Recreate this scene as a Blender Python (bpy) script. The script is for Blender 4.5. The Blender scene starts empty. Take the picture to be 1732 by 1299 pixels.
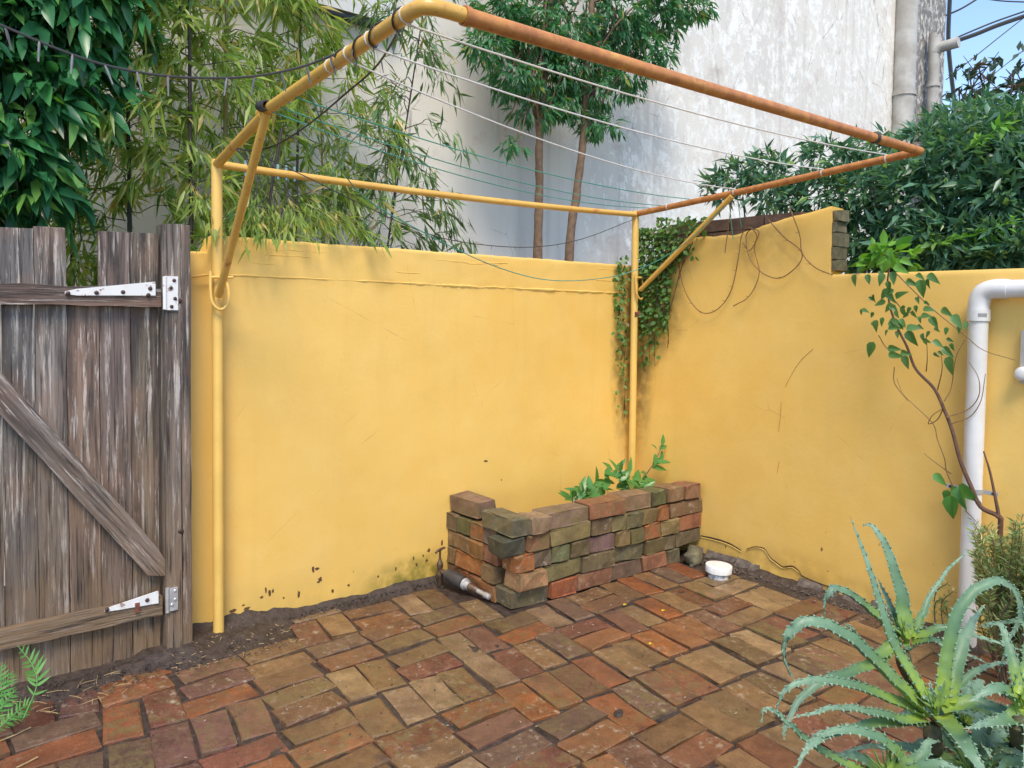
import bpy, math, random
import numpy as np
from mathutils import Vector, Matrix, noise
random.seed(7); rng = np.random.default_rng(7)
R_ = math.radians
scn = bpy.context.scene
COL = scn.collection

# ------------------------------------------------------------------ camera
F, CX, PY, CAM_H = 1280.0, 866.0, 585.0, 1.42
PITCH, ROLL, AZ = R_(-2.5), R_(0.8), R_(51.9)
FW = np.array([math.cos(AZ)*math.cos(PITCH), math.sin(AZ)*math.cos(PITCH), math.sin(PITCH)])
_r = np.cross(FW, [0, 0, 1.]); _r /= np.linalg.norm(_r); _u = np.cross(_r, FW)
RT = _r*math.cos(ROLL)+_u*math.sin(ROLL); UP = -_r*math.sin(ROLL)+_u*math.cos(ROLL)
CAM = np.array([0, 0, CAM_H])
cd = bpy.data.cameras.new('camera'); cam = bpy.data.objects.new('camera', cd); COL.objects.link(cam)
cd.sensor_width = 36; cd.lens = 36*F/1732; cd.shift_y = -64.5/1732; cd.clip_start = 0.05; cd.clip_end = 500
cam.matrix_world = Matrix(((RT[0], UP[0], -FW[0], 0), (RT[1], UP[1], -FW[1], 0), (RT[2], UP[2], -FW[2], CAM_H), (0, 0, 0, 1)))
scn.camera = cam
# ------------------------------------------------------------------ light
w = bpy.data.worlds.new('World'); scn.world = w; w.use_nodes = True
nt = w.node_tree; bg = nt.nodes['Background']
sky = nt.nodes.new('ShaderNodeTexSky'); sky.sky_type = 'NISHITA'; sky.sun_disc = False
SUN_EL, SUN_AZ = R_(56), R_(238)          # direction TO the sun, azimuth counter-clockwise from +X
sky.sun_elevation = SUN_EL; sky.sun_rotation = R_(90)-SUN_AZ
sky.air_density = 1.0; sky.dust_density = 0.5; sky.ozone_density = 2.2
nt.links.new(sky.outputs[0], bg.inputs[0]); bg.inputs[1].default_value = 0.112
sl = bpy.data.lights.new('sun', 'SUN'); sl.energy = 1.5; sl.angle = R_(22); sl.color = (1, .89, .74)
so = bpy.data.objects.new('sun', sl); COL.objects.link(so)
sd = Vector((math.cos(SUN_EL)*math.cos(SUN_AZ), math.cos(SUN_EL)*math.sin(SUN_AZ), math.sin(SUN_EL)))
so.rotation_euler = sd.to_track_quat('Z', 'Y').to_euler(); so.location = (0, -2, 6)
scn.view_settings.view_transform = 'Standard'; scn.view_settings.look = 'None'
scn.view_settings.exposure = 1.42; scn.view_settings.gamma = 1.0

# ------------------------------------------------------------------ placing helpers
def ray(px, py): return FW+RT*((px-CX)/F)+UP*((PY-py)/F)
def on(px, py, ax, val):
    d = ray(px, py); return CAM+d*((val-CAM[ax])/d[ax])
def atY(px, py, y): return on(px, py, 1, y)
def atX(px, py, x): return on(px, py, 0, x)
def atZ(px, py, z): return on(px, py, 2, z)
def atD(px, py, d): return CAM+ray(px, py)*d

# ------------------------------------------------------------------ mesh helpers
class MB:
    def __init__(s): s.v = []; s.f = []
    def add(s, vs, fs):
        o = len(s.v); s.v += [tuple(map(float, p)) for p in vs]; s.f += [tuple(i+o for i in f) for f in fs]; return s
    def box(s, a, b, j=0):
        (x0, y0, z0), (x1, y1, z1) = a, b
        vs = [(x, y, z) for z in (z0, z1) for y in (y0, y1) for x in (x0, x1)]
        if j: vs = [tuple(c+random.uniform(-j, j) for c in p) for p in vs]
        return s.add(vs, [(0, 2, 3, 1), (4, 5, 7, 6), (0, 1, 5, 4), (2, 6, 7, 3), (0, 4, 6, 2), (1, 3, 7, 5)])
    def tube(s, pts, r, n=8, cap=True):
        pts = [Vector(p) for p in pts]; m = len(pts)
        rs = r if hasattr(r, '__len__') else [r]*m
        t0 = (pts[1]-pts[0]).normalized(); a = t0.orthogonal().normalized()
        vs = []
        for i, p in enumerate(pts):
            t = (pts[min(i+1, m-1)]-pts[max(i-1, 0)]).normalized()
            a = (a-t*a.dot(t)); a = a.normalized() if a.length > 1e-6 else t.orthogonal().normalized()
            b = t.cross(a)
            for k in range(n):
                an = 2*math.pi*k/n
                vs.append(p+(a*math.cos(an)+b*math.sin(an))*rs[i])
        fs = [(i*n+k, i*n+(k+1) % n, (i+1)*n+(k+1) % n, (i+1)*n+k) for i in range(m-1) for k in range(n)]
        if cap: fs += [tuple(reversed(range(n))), tuple(range((m-1)*n, m*n))]
        return s.add(vs, fs)
    def lathe(s, origin, axis, prof, n=20):
        o = Vector(origin); t = Vector(axis).normalized(); a = t.orthogonal().normalized(); b = t.cross(a); vs = []
        for (d, r) in prof:
            for k in range(n):
                an = 2*math.pi*k/n; vs.append(o+t*d+(a*math.cos(an)+b*math.sin(an))*r)
        m = len(prof)
        fs = [(i*n+k, i*n+(k+1) % n, (i+1)*n+(k+1) % n, (i+1)*n+k) for i in range(m-1) for k in range(n)]
        fs += [tuple(reversed(range(n))), tuple(range((m-1)*n, m*n))]
        return s.add(vs, fs)
    def build(s, name, mat, parent=None, smooth=True, color=None):
        me = bpy.data.meshes.new(name); me.from_pydata(s.v, [], s.f); me.update()
        return link(name, me, mat, parent, smooth, color)
def link(name, me, mat, parent=None, smooth=True, color=None):
    if mat is not None and not me.materials: me.materials.append(mat)
    if smooth:
        me.polygons.foreach_set('use_smooth', [True]*len(me.polygons))
        try: me.set_sharp_from_angle(angle=R_(42))
        except Exception: pass
    o = bpy.data.objects.new(name, me); COL.objects.link(o)
    if parent is not None:
        o.parent = parent; o.matrix_parent_inverse = parent.matrix_world.inverted()
    if color is not None: o.color = (*color, 1)
    return o
def thing(name, label, cat, loc=(0, 0, 0), group=None):
    o = bpy.data.objects.new(name, None); COL.objects.link(o); o.empty_display_size = .1
    o.location = loc; o.matrix_world = Matrix.Translation(Vector(loc))
    return tag(o, label, cat, group)
def tag(o, label=None, cat=None, group=None, kind=None):
    if label: o['label'] = label
    if cat: o['category'] = cat
    if group: o['group'] = group
    if kind: o['kind'] = kind
    return o
def smooth_path(pts, per=6):
    pts = [np.array(p, float) for p in pts]
    if len(pts) < 3: return [tuple(pts[0]+(pts[-1]-pts[0])*i/per) for i in range(per+1)]
    P = [2*pts[0]-pts[1]]+pts+[2*pts[-1]-pts[-2]]; out = []
    for i in range(1, len(P)-2):
        for k in range(per):
            t = k/per; a, b, c, d = P[i-1], P[i], P[i+1], P[i+2]
            out.append(tuple(.5*((2*b)+(c-a)*t+(2*a-5*b+4*c-d)*t*t+(3*b-a-3*c+d)*t**3)))
    out.append(tuple(pts[-1])); return out
def fbm(p, sc=1., o=3): return noise.fractal(Vector(p)*sc, 1.0, 2.0, o)

# leaves as one mesh: template stations (t, half width) folded along the vein
def leaves(pos, dirs, nrm, L, Wd, stations=((.42, .5),), fold=.25, droop=.15):
    pos = np.asarray(pos, float); N = len(pos)
    d = np.asarray(dirs, float); d /= np.linalg.norm(d, axis=1, keepdims=True)+1e-9
    n = np.asarray(nrm, float); s = np.cross(d, n); s /= np.linalg.norm(s, axis=1, keepdims=True)+1e-9
    n = np.cross(s, d); L = np.broadcast_to(np.asarray(L, float), (N,))[:, None]; Wd = np.broadcast_to(np.asarray(Wd, float), (N,))[:, None]
    cols = [pos]; k = len(stations)
    for (t, hw) in stations:
        c = pos+d*L*t-n*L*droop*t*t
        cols += [c+s*Wd*hw+n*Wd*fold*hw, c, c-s*Wd*hw+n*Wd*fold*hw]
    cols.append(pos+d*L-n*L*droop)
    V = np.stack(cols, 1).reshape(-1, 3); m = len(cols)
    T = [(0, 2, 1), (0, 3, 2)]
    for i in range(k-1):
        a = 1+3*i; b = a+3
        T += [(a, a+1, b+1), (a, b+1, b), (a+1, a+2, b+2), (a+1, b+2, b+1)]
    a = 1+3*(k-1); T += [(a, a+1, m-1), (a+1, a+2, m-1)]
    T = (np.arange(N)[:, None, None]*m+np.array(T)[None]).reshape(-1, 3)
    return V, T
def np_mesh(name, parts):
    V = np.concatenate([p[0] for p in parts]); o = 0; Ts = []
    for v, t in parts: Ts.append(t+o); o += len(v)
    T = np.concatenate(Ts); me = bpy.data.meshes.new(name)
    me.vertices.add(len(V)); me.vertices.foreach_set('co', V.astype(np.float32).ravel())
    me.loops.add(len(T)*3); me.loops.foreach_set('vertex_index', T.astype(np.int32).ravel())
    me.polygons.add(len(T)); me.polygons.foreach_set('loop_start', np.arange(0, len(T)*3, 3, dtype=np.int32))
    me.polygons.foreach_set('loop_total', np.full(len(T), 3, dtype=np.int32))
    me.update(calc_edges=True); return me
def unit(n): v = rng.normal(size=(n, 3)); return v/np.linalg.norm(v, axis=1, keepdims=True)

# ------------------------------------------------------------------ material helpers
def M(name):
    m = bpy.data.materials.new(name); m.use_nodes = True
    return m, m.node_tree, m.node_tree.nodes['Principled BSDF']
class NT:
    def __init__(s, nt): s.nt = nt
    def n(s, t, **k):
        x = s.nt.nodes.new('ShaderNode'+t)
        for a, v in k.items(): setattr(x, a, v)
        return x
    def l(s, a, b): s.nt.links.new(a, b)
    def val(s, sock, v):
        if hasattr(v, 'links') or isinstance(v, bpy.types.NodeSocket): s.l(v, sock)
        else: sock.default_value = v
    def noise(s, co, scale, detail=4, rough=.55, dist=0):
        x = s.n('TexNoise'); s.l(co, x.inputs['Vector']); x.inputs['Scale'].default_value = scale
        x.inputs['Detail'].default_value = detail; x.inputs['Roughness'].default_value = rough; x.inputs['Distortion'].default_value = dist
        return x.outputs['Fac']
    def mapr(s, v, a, b, c=0., d=1., smooth=False):
        x = s.n('MapRange'); x.clamp = True
        if smooth: x.interpolation_type = 'SMOOTHSTEP'
        s.val(x.inputs[0], v)
        for i, q in enumerate((a, b, c, d)): x.inputs[i+1].default_value = q
        return x.outputs[0]
    def math(s, op, a, b=0.):
        x = s.n('Math', operation=op); s.val(x.inputs[0], a); s.val(x.inputs[1], b); return x.outputs[0]
    def mix(s, f, a, b, mode='MIX'):
        x = s.n('Mix', data_type='RGBA', blend_type=mode); s.val(x.inputs[0], f)
        for sock, v in ((x.inputs[6], a), (x.inputs[7], b)):
            if isinstance(v, bpy.types.NodeSocket): s.l(v, sock)
            else: sock.default_value = (*v, 1) if len(v) == 3 else v
        return x.outputs[2]
    def mapping(s, co, scale=(1, 1, 1), loc=None, rot=None):
        x = s.n('Mapping'); s.l(co, x.inputs[0]); x.inputs['Scale'].default_value = scale
        if loc is not None: s.val(x.inputs['Location'], loc)
        if rot: x.inputs['Rotation'].default_value = rot
        return x.outputs[0]
    def bump(s, h, strength, dist, bsdf, prev=None):
        x = s.n('Bump'); s.l(h, x.inputs['Height']); x.inputs['Strength'].default_value = strength; x.inputs['Distance'].default_value = dist
        if prev: s.l(prev, x.inputs['Normal'])
        s.l(x.outputs[0], bsdf.inputs['Normal']); return x.outputs[0]
    def xyz(s, co):
        x = s.n('SeparateXYZ'); s.l(co, x.inputs[0]); return x.outputs
def pos(N): return N.n('NewGeometry').outputs['Position']
def objco(N):
    tc = N.n('TexCoord').outputs['Object']; oi = N.n('ObjectInfo')
    sc = N.n('VectorMath', operation='SCALE'); cb = N.n('CombineXYZ')
    for i, k in enumerate((13.7, 29.1, 7.3)):
        N.l(N.math('MULTIPLY', oi.outputs['Random'], k), cb.inputs[i])
    ad = N.n('VectorMath', operation='ADD'); N.l(tc, ad.inputs[0]); N.l(cb.outputs[0], ad.inputs[1])
    return ad.outputs[0], oi
def plain(name, col, rough=.6, metal=0, var=.25, scale=20, bump=.1, col2=None):
    m, t, b = M(name); N = NT(t); co = pos(N); f = N.noise(co, scale, 5)
    c2 = col2 or tuple(c*(1-var) for c in col)
    N.l(N.mix(N.mapr(f, .35, .65), col, c2), b.inputs['Base Color'])
    b.inputs['Roughness'].default_value = rough; b.inputs['Metallic'].default_value = metal
    if bump: N.bump(N.noise(co, scale*4, 4), bump, .004, b)
    return m

def mat_wall():
    m, t, b = M('yellow_render_paint'); N = NT(t); P = pos(N); X, Y, Z = N.xyz(P)
    big = N.noise(P, 1.3, 4); med = N.noise(P, 7, 5); fine = N.noise(P, 55, 3)
    c = N.mix(N.mapr(big, .3, .7), (.80, .518, .138), (.77, .466, .105))
    c = N.mix(N.mapr(med, .45, .75, 0, .35), c, (.82, .56, .18))
    # damp streaks running down
    st = N.noise(N.mapping(P, (9, 9, .7)), 1.0, 4)
    c = N.mix(N.mapr(st, .55, .8, 0, .25), c, (.62, .40, .09))
    c = N.mix(N.mapr(N.noise(N.mapping(P, (1.2, 1.2, .5)), 3.1, 6, .7), .52, .7, 0, .22), c, (.66, .45, .12))
    # splashed dirt and algae above the paving
    low = N.mapr(Z, .0, .32, 1, 0); low = N.math('MULTIPLY', low, low)
    c = N.mix(N.math('MULTIPLY', low, N.mapr(med, .35, .7, 0, .75)), c, (.46, .30, .07))
    vo = N.n('TexVoronoi'); N.l(N.mapping(P, (1, 1, .62)), vo.inputs['Vector']); vo.inputs['Scale'].default_value = 17
    chip = N.mapr(N.math('ADD', vo.outputs['Distance'], N.math('MULTIPLY', fine, .16)), .17, .20, 1, 0)
    cm = N.math('MULTIPLY', chip, N.mapr(N.noise(P, 4.3, 2), .53, .56))
    cm = N.math('MULTIPLY', cm, N.mapr(Z, .20, .40, 1, 0))
    c = N.mix(cm, c, (.13, .06, .022))
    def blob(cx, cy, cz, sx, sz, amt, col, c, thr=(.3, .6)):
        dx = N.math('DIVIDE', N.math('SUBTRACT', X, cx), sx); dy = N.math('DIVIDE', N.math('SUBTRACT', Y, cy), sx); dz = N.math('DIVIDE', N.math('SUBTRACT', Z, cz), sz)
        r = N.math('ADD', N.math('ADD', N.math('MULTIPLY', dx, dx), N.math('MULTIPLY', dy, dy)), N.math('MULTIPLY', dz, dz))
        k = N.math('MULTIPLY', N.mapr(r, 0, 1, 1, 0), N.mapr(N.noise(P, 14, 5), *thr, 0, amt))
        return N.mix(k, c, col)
    c = blob(2.02, 3.35, .02, .34, .16, .95, (.20, .17, .02), c)
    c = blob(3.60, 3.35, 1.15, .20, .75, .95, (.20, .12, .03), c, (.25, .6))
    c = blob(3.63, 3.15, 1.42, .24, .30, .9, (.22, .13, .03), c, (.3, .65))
    c = blob(3.63, 2.45, 1.86, .34, .26, .55, (.45, .27, .06), c)
    c = blob(3.63, 2.3, .0, .8, .2, .7, (.50, .29, .06), c)
    ve = N.n('TexVoronoi', feature='DISTANCE_TO_EDGE'); N.l(N.mapping(P, (1, 1, .8)), ve.inputs['Vector']); ve.inputs['Scale'].default_value = 2.6
    hl = N.math('MULTIPLY', N.mapr(N.math('ADD', ve.outputs['Distance'], N.math('MULTIPLY', N.noise(P, 12, 4), .02)), .010, .013, 1, 0), N.mapr(N.noise(P, 1.9, 3), .54, .6))
    c = N.mix(N.math('MULTIPLY', hl, .45), c, (.45, .26, .07))
    sp = N.mapr(N.noise(P, 95, 2), .70, .74, 0, .5); c = N.mix(sp, c, (.56, .34, .09))
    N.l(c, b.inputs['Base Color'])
    N.l(N.mapr(med, .3, .7, .42, .62), b.inputs['Roughness'])
    p = N.bump(N.noise(P, 5.5, 4), .12, .02, b); N.bump(fine, .16, .004, b, p)
    return m
def mat_brick(name, wet):
    m, t, b = M(name); N = NT(t); co, oi = objco(N)
    base = oi.outputs['Color']; rnd = oi.outputs['Random']
    n1 = N.noise(co, 11, 6, .65); n2 = N.noise(co, 34, 6, .72); n3 = N.noise(co, 120, 4, .7)
    c = N.mix(N.mapr(n1, .35, .65, 0, .9), base, N.mix(1, base, (.50, .46, .45), 'MULTIPLY'))
    c = N.mix(N.mapr(n2, .55, .72, 0, .5), c, (.34, .20, .105))
    # olive lichen and lime bloom, more on some bricks
    li = N.math('MULTIPLY', N.mapr(N.noise(co, 19, 7, .75), .46, .58), N.mapr(N.math('FRACT', N.math('MULTIPLY', rnd, 7.13)), .25, 1, .05, .85))
    c = N.mix(li, c, (.17, .13, .052))
    bl = N.math('MULTIPLY', N.mapr(N.noise(co, 30, 7, .8), .55, .62), N.mapr(N.math('FRACT', N.math('MULTIPLY', rnd, 13.7)), .35, 1, .05, .8))
    c = N.mix(bl, c, (.47, .38, .27))
    c = N.mix(N.mapr(n3, .56, .68, 0, .7), c, (.045, .028, .02))
    if name == 'worn_paver':
        Pw = pos(N); film = N.mapr(N.noise(Pw, 2.6, 6, .65, .5), .48, .66, 0, .6)
        c = N.mix(film, c, (.135, .075, .045)); c = N.mix(N.mapr(N.noise(Pw, 6.1, 7, .75), .57, .68, 0, .75), c, (.07, .045, .036))
    N.l(c, b.inputs['Base Color'])
    ro = N.mapr(n1, .3, .7, wet[0], wet[1])
    if name == 'worn_paver': ro = N.math('MULTIPLY', ro, N.mapr(N.noise(pos(N), 1.9, 4), .42, .6, 1.0, .45))
    N.l(ro, b.inputs['Roughness'])
    b.inputs['Specular IOR Level'].default_value = .4
    p = N.bump(n2, .6, .006, b); N.bump(N.noise(co, 190, 4, .75), .8, .004, b, p)
    return m
def mat_wood(axis):
    m, t, b = M('weathered_wood_'+axis); N = NT(t); co, oi = objco(N)
    s = {'z': (30, 30, 1.6), 'x': (1.6, 30, 30)}[axis]; sf = {'z': (110, 110, 4), 'x': (4, 110, 110)}[axis]
    g = N.noise(N.mapping(co, s), 1, 6, .65, .4); g2 = N.noise(N.mapping(co, sf), 1, 4, .6); big = N.noise(co, 5, 4)
    c = N.mix(N.mapr(g, .34, .62), oi.outputs['Color'], (.060, .047, .042))
    fl = N.math('MULTIPLY', N.mapr(N.noise(N.mapping(co, tuple(q*.8 for q in s)), 2.6, 6, .75), .54, .60), N.mapr(big, .38, .58, .3, 1))
    c = N.mix(fl, c, (.62, .57, .52))
    c = N.mix(N.math('MULTIPLY', N.mapr(big, .5, .72), .45), c, (.30, .17, .115))
    X, Y, Z = N.xyz(pos(N))
    al = N.math('MULTIPLY', N.mapr(Z, .1, 1.15, 1, 0), N.mapr(N.noise(co, 6, 4), .3, .6, .35, .9))
    c = N.mix(al, c, (.23, .145, .075))
    c = N.mix(N.mapr(g2, .54, .68, 0, .9), c, (.018, .013, .011)); c = N.mix(1, c, (.84, .83, .82), 'MULTIPLY')
    N.l(c, b.inputs['Base Color']); b.inputs['Roughness'].default_value = .72
    p = N.bump(g, .8, .012, b); N.bump(g2, .6, .004, b, p)
    return m
def mat_leaf(name, c1, c2, c3=None, rough=.42, trans=.35, frac=.12):
    m, t, b = M(name); N = NT(t); g = N.n('NewGeometry'); r = g.outputs['Random Per Island']
    nz = N.noise(g.outputs['Position'], 2.4, 3)
    c = N.mix(N.mapr(N.math('ADD', N.math('MULTIPLY', r, .65), N.math('MULTIPLY', nz, .5)), .25, .85), c1, c2)
    if c3: c = N.mix(N.mapr(N.math('FRACT', N.math('MULTIPLY', r, 17.3)), 1-frac, 1-frac*.6), c, c3)
    N.l(c, b.inputs['Base Color']); b.inputs['Roughness'].default_value = rough
    tr = N.n('BsdfTranslucent'); N.l(N.mix(1, c, (1.25, 1.3, .55), 'MULTIPLY'), tr.inputs[0])
    mx = N.n('MixShader'); mx.inputs[0].default_value = trans
    N.l(b.outputs[0], mx.inputs[1]); N.l(tr.outputs[0], mx.inputs[2])
    N.l(mx.outputs[0], t.nodes['Material Output'].inputs[0]); return m
def mat_facade():
    m, t, b = M('peeling_facade'); N = NT(t); P = pos(N); X, Y, Z = N.xyz(P)
    s1 = N.noise(N.mapping(P, (1, 1, .75)), 7.5, 8, .72, .4); s2 = N.noise(N.mapping(P, (1, 1, .6)), 19, 5, .7); big = N.noise(P, .6, 3)
    grey = N.mix(N.mapr(big, .35, .65), (.64, .595, .525), (.71, .665, .59))
    grey = N.mix(N.mapr(N.noise(N.mapping(P, (3, 3, .15)), 1, 4), .5, .75, 0, .45), grey, (.40, .38, .36))
    th = N.mapr(X, 2.0, 5.2, .30, .0)
    k = N.mapr(N.math('SUBTRACT', N.math('ADD', N.math('MULTIPLY', s1, .6), N.math('MULTIPLY', s2, .4)), th), .47, .56)
    c = N.mix(k, grey, (.81, .785, .72))
    c = N.mix(N.math('MULTIPLY', N.mapr(N.noise(P, 2.3, 6, .7), .56, .68), .5), c, (.45, .36, .30))
    dk = N.math('MULTIPLY', N.mapr(X, 9.75, 9.95), N.mapr(s2, .36, .52))
    c = N.mix(N.math('MULTIPLY', dk, .9), c, (.12, .11, .105))
    ve = N.n('TexVoronoi', feature='DISTANCE_TO_EDGE'); N.l(N.mapping(P, (.8, .8, .5)), ve.inputs['Vector']); ve.inputs['Scale'].default_value = 1.6
    ck = N.math('MULTIPLY', N.mapr(N.math('ADD', ve.outputs['Distance'], N.math('MULTIPLY', N.noise(P, 9, 5), .03)), .013, .020, 1, 0), N.mapr(big, .45, .55))
    c = N.mix(N.math('MULTIPLY', ck, .6), c, (.22, .19, .17))
    rn = N.noise(N.mapping(P, (5.5, 5.5, .22)), 1, 5, .6); c = N.mix(N.mapr(rn, .55, .72, 0, .42), c, (.33, .29, .26))
    ls = N.math('FRACT', N.math('MULTIPLY', Z, 3.3)); c = N.mix(N.math('MULTIPLY', N.mapr(ls, .0, .03, .35, 0), N.mapr(X, 1.2, 2.2, 1, 0)), c, (.33, .31, .29))
    N.l(c, b.inputs['Base Color']); b.inputs['Roughness'].default_value = .85
    N.bump(k, .3, .01, b); return m
def mat_soil():
    m, t, b = M('damp_soil'); N = NT(t); P = pos(N); a = N.noise(P, 30, 6, .7); f = N.noise(P, 160, 4)
    c = N.mix(N.mapr(a, .35, .68), (.024, .017, .014), (.078, .053, .041))
    vo = N.n('TexVoronoi'); N.l(P, vo.inputs['Vector']); vo.inputs['Scale'].default_value = 75
    sp = N.math('MULTIPLY', N.mapr(vo.outputs['Distance'], .10, .16, 1, 0), N.mapr(N.noise(P, 9, 2), .5, .6))
    c = N.mix(sp, c, (.30, .25, .19))
    N.l(c, b.inputs['Base Color']); N.l(N.mapr(a, .3, .7, .35, .75), b.inputs['Roughness'])
    p = N.bump(a, .8, .012, b); N.bump(f, .5, .004, b, p); return m
def mat_pipe(name, rust):
    m, t, b = M(name); N = NT(t); P = pos(N); a = N.noise(P, 11, 5, .65); f = N.noise(P, 70, 3)
    y = N.mix(N.mapr(N.noise(P, 3, 3), .35, .65), (.74, .43, .095), (.64, .35, .07))
    r = N.mix(N.mapr(N.noise(P, 26, 5), .35, .7), (.55, .225, .06), (.36, .125, .04))
    k = N.mapr(a, .5-rust, .62-rust)
    c = N.mix(k, y, r); c = N.mix(N.mapr(f, .62, .75, 0, .6), c, (.12, .055, .025))
    N.l(c, b.inputs['Base Color']); N.l(N.mapr(k, 0, 1, .32, .5), b.inputs['Roughness']); N.bump(f, .25, .003, b); return m
def mat_aloe():
    m, t, b = M('aloe_leaf'); N = NT(t); at = N.n('Attribute'); at.attribute_name = 'along'; r = at.outputs['Fac']
    P = pos(N); n1 = N.noise(P, 30, 4)
    c = N.mix(N.mapr(r, .0, .30), (.27, .38, .04), (.085, .175, .075))
    c = N.mix(N.mapr(r, .25, .8), c, (.185, .285, .19))
    c = N.mix(N.mapr(n1, .45, .7, 0, .5), c, (.075, .14, .09))
    c = N.mix(N.mapr(N.math('ADD', r, N.math('MULTIPLY', n1, .06)), .97, 1.01, 0, .85), c, (.33, .19, .08)); c = N.mix(N.mapr(N.noise(P, 85, 3), .66, .72, 0, .6), c, (.30, .33, .24))
    N.l(c, b.inputs['Base Color']); b.inputs['Roughness'].default_value = .46; b.inputs['Specular IOR Level'].default_value = .35
    b.inputs['Subsurface Weight'].default_value = .08; b.inputs['Subsurface Radius'].default_value = (.004, .008, .002)
    N.bump(N.noise(P, 120, 3), .12, .002, b); return m

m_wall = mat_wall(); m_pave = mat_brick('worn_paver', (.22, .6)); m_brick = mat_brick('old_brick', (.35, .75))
wood_v = mat_wood('z'); wood_h = mat_wood('x'); m_soil = mat_soil(); m_fac = mat_facade()
m_pipe = mat_pipe('yellow_pipe', -.10); m_pipe2 = mat_pipe('rusty_pipe', .24); m_aloe = mat_aloe(); m_aloestem = plain('aloe_stem', (.10, .095, .04), .8, 0, .5, 50, .6)
m_post = plain('yellow_post_paint', (.80, .51, .13), .4, 0, .12, 6, .05)
m_gal = plain('galvanised', (.62, .62, .62), .42, .55, .3, 25, .15)
m_white_metal = plain('white_painted_hinge', (.72, .71, .70), .5, 0, .0, 22, .15, (.60, .56, .54))
def mat_hinge():
    m, t, b = M('flaking_white_hinge'); N = NT(t); P = pos(N); k = N.mapr(N.noise(P, 28, 6, .75), .58, .64)
    N.l(N.mix(k, (.72, .71, .69), (.24, .085, .05)), b.inputs['Base Color']); b.inputs['Roughness'].default_value = .5; N.bump(k, .4, .002, b); return m
m_white_metal = mat_hinge()
m_bolt = plain('rusty_bolt', (.10, .06, .05), .5, .5, .4, 60)
m_rust = plain('rust', (.22, .075, .04), .7, 0, .5, 40)
m_pvc = plain('white_pvc', (.74, .74, .75), .36, 0, .0, 5, .03, (.62, .60, .56))
m_whitecap = plain('white_plastic', (.82, .82, .82), .4, 0, 0, 28, .1, (.68, .66, .62))
m_cable = plain('black_cable', (.035, .035, .037), .45, 0, .2)
m_oldcable = plain('faded_cable', (.24, .13, .05), .6, 0, .4)
m_bulb = plain('clear_bulb_sleeve', (.20, .20, .21), .2, 0, .2)
m_cord = plain('white_cord', (.74, .71, .66), .6, 0, .15)
m_green = plain('green_line', (.05, .30, .22), .45, 0, .2)
m_pegb = plain('peg', (.25, .4, .42), .5)
m_tap = plain('tarnished_brass', (.20, .13, .085), .42, .6, .5, 45)
m_torn = plain('torn_white_on_black', (.03, .03, .03), .6, 0, 0, 38, .3, (.75, .75, .74))
m_blackpl = plain('black_plastic', (.05, .048, .047), .4, 0, .3, 30)
m_bark = plain('brown_bark', (.20, .125, .075), .8, 0, .4, 30, .4)
m_barkd = plain('dark_stem', (.045, .036, .03), .7, 0, .4, 40, .3)
m_barkr = plain('reddish_stem', (.13, .060, .035), .6, 0, .35, 40, .3)
m_culm = plain('bamboo_culm', (.34, .23, .055), .4, 0, .5, 8, .1, (.16, .15, .03))
m_crack = plain('crack_shadow', (.045, .02, .010), .9, 0, .3)
m_chip = plain('bare_chip', (.16, .075, .028), .9, 0, .5, 60)
m_hair = plain('hairline', (.52, .29, .07), .7)
m_conc = plain('crumbling_concrete', (.16, .125, .10), .9, 0, .55, 22, .6)
m_corebrick = plain('exposed_brown_brick', (.13, .075, .052), .85, 0, .45, 14, .5)
m_stone = plain('mossy_stone', (.17, .15, .085), .85, 0, .4, 30, .5)
m_gpipe = plain('grey_drainpipe', (.50, .48, .44), .6, 0, .3, 5, .1, (.34, .31, .27))
m_board = plain('pale_board', (.66, .65, .64), .6, 0, .1)
m_straw = plain('straw', (.50, .36, .17), .7, 0, .4)
m_bam = mat_leaf('bamboo_leaf', (.14, .27, .055), (.40, .49, .13), (.58, .46, .16), .34, .5, .12)
m_bam2 = mat_leaf('bamboo_leaf_dark', (.055, .145, .055), (.19, .28, .10), (.42, .34, .14), .38, .35, .06)
m_climb = mat_leaf('climber_leaf', (.015, .09, .042), (.065, .25, .085), (.20, .43, .09), .28, .35, .13)
m_maple = mat_leaf('tree_leaf', (.030, .135, .055), (.085, .26, .095), (.30, .32, .07), .4, .38, .07)
m_hedge = mat_leaf('hedge_leaf', (.040, .125, .080), (.15, .30, .19), (.25, .40, .12), .30, .35, .07)
m_lime = mat_leaf('young_leaf', (.10, .30, .04), (.22, .46, .07), None, .4, .4)
m_fig = mat_leaf('creeping_fig_leaf', (.055, .15, .025), (.16, .29, .06), (.23, .20, .08), .45, .3, .1)
m_vine = mat_leaf('vine_leaf', (.05, .15, .035), (.13, .27, .08), (.10, .22, .12), .4, .35, .2)
m_shrub = mat_leaf('shrub_leaf', (.045, .16, .035), (.12, .30, .065), (.26, .42, .06), .33, .3, .15)
m_rose = mat_leaf('rosemary_leaf', (.15, .23, .07), (.36, .43, .16), (.50, .45, .20), .5, .25, .15)
m_fern = mat_leaf('fern_leaf', (.09, .31, .06), (.20, .46, .13), None, .4, .4)
m_yleaf = plain('yellow_leaf', (.75, .50, .03), .5)
m_twig = mat_leaf('far_leaf', (.018, .045, .028), (.06, .10, .055), (.16, .10, .09), .5, .2, .2)

YB, XR = 3.35, 3.63
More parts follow.
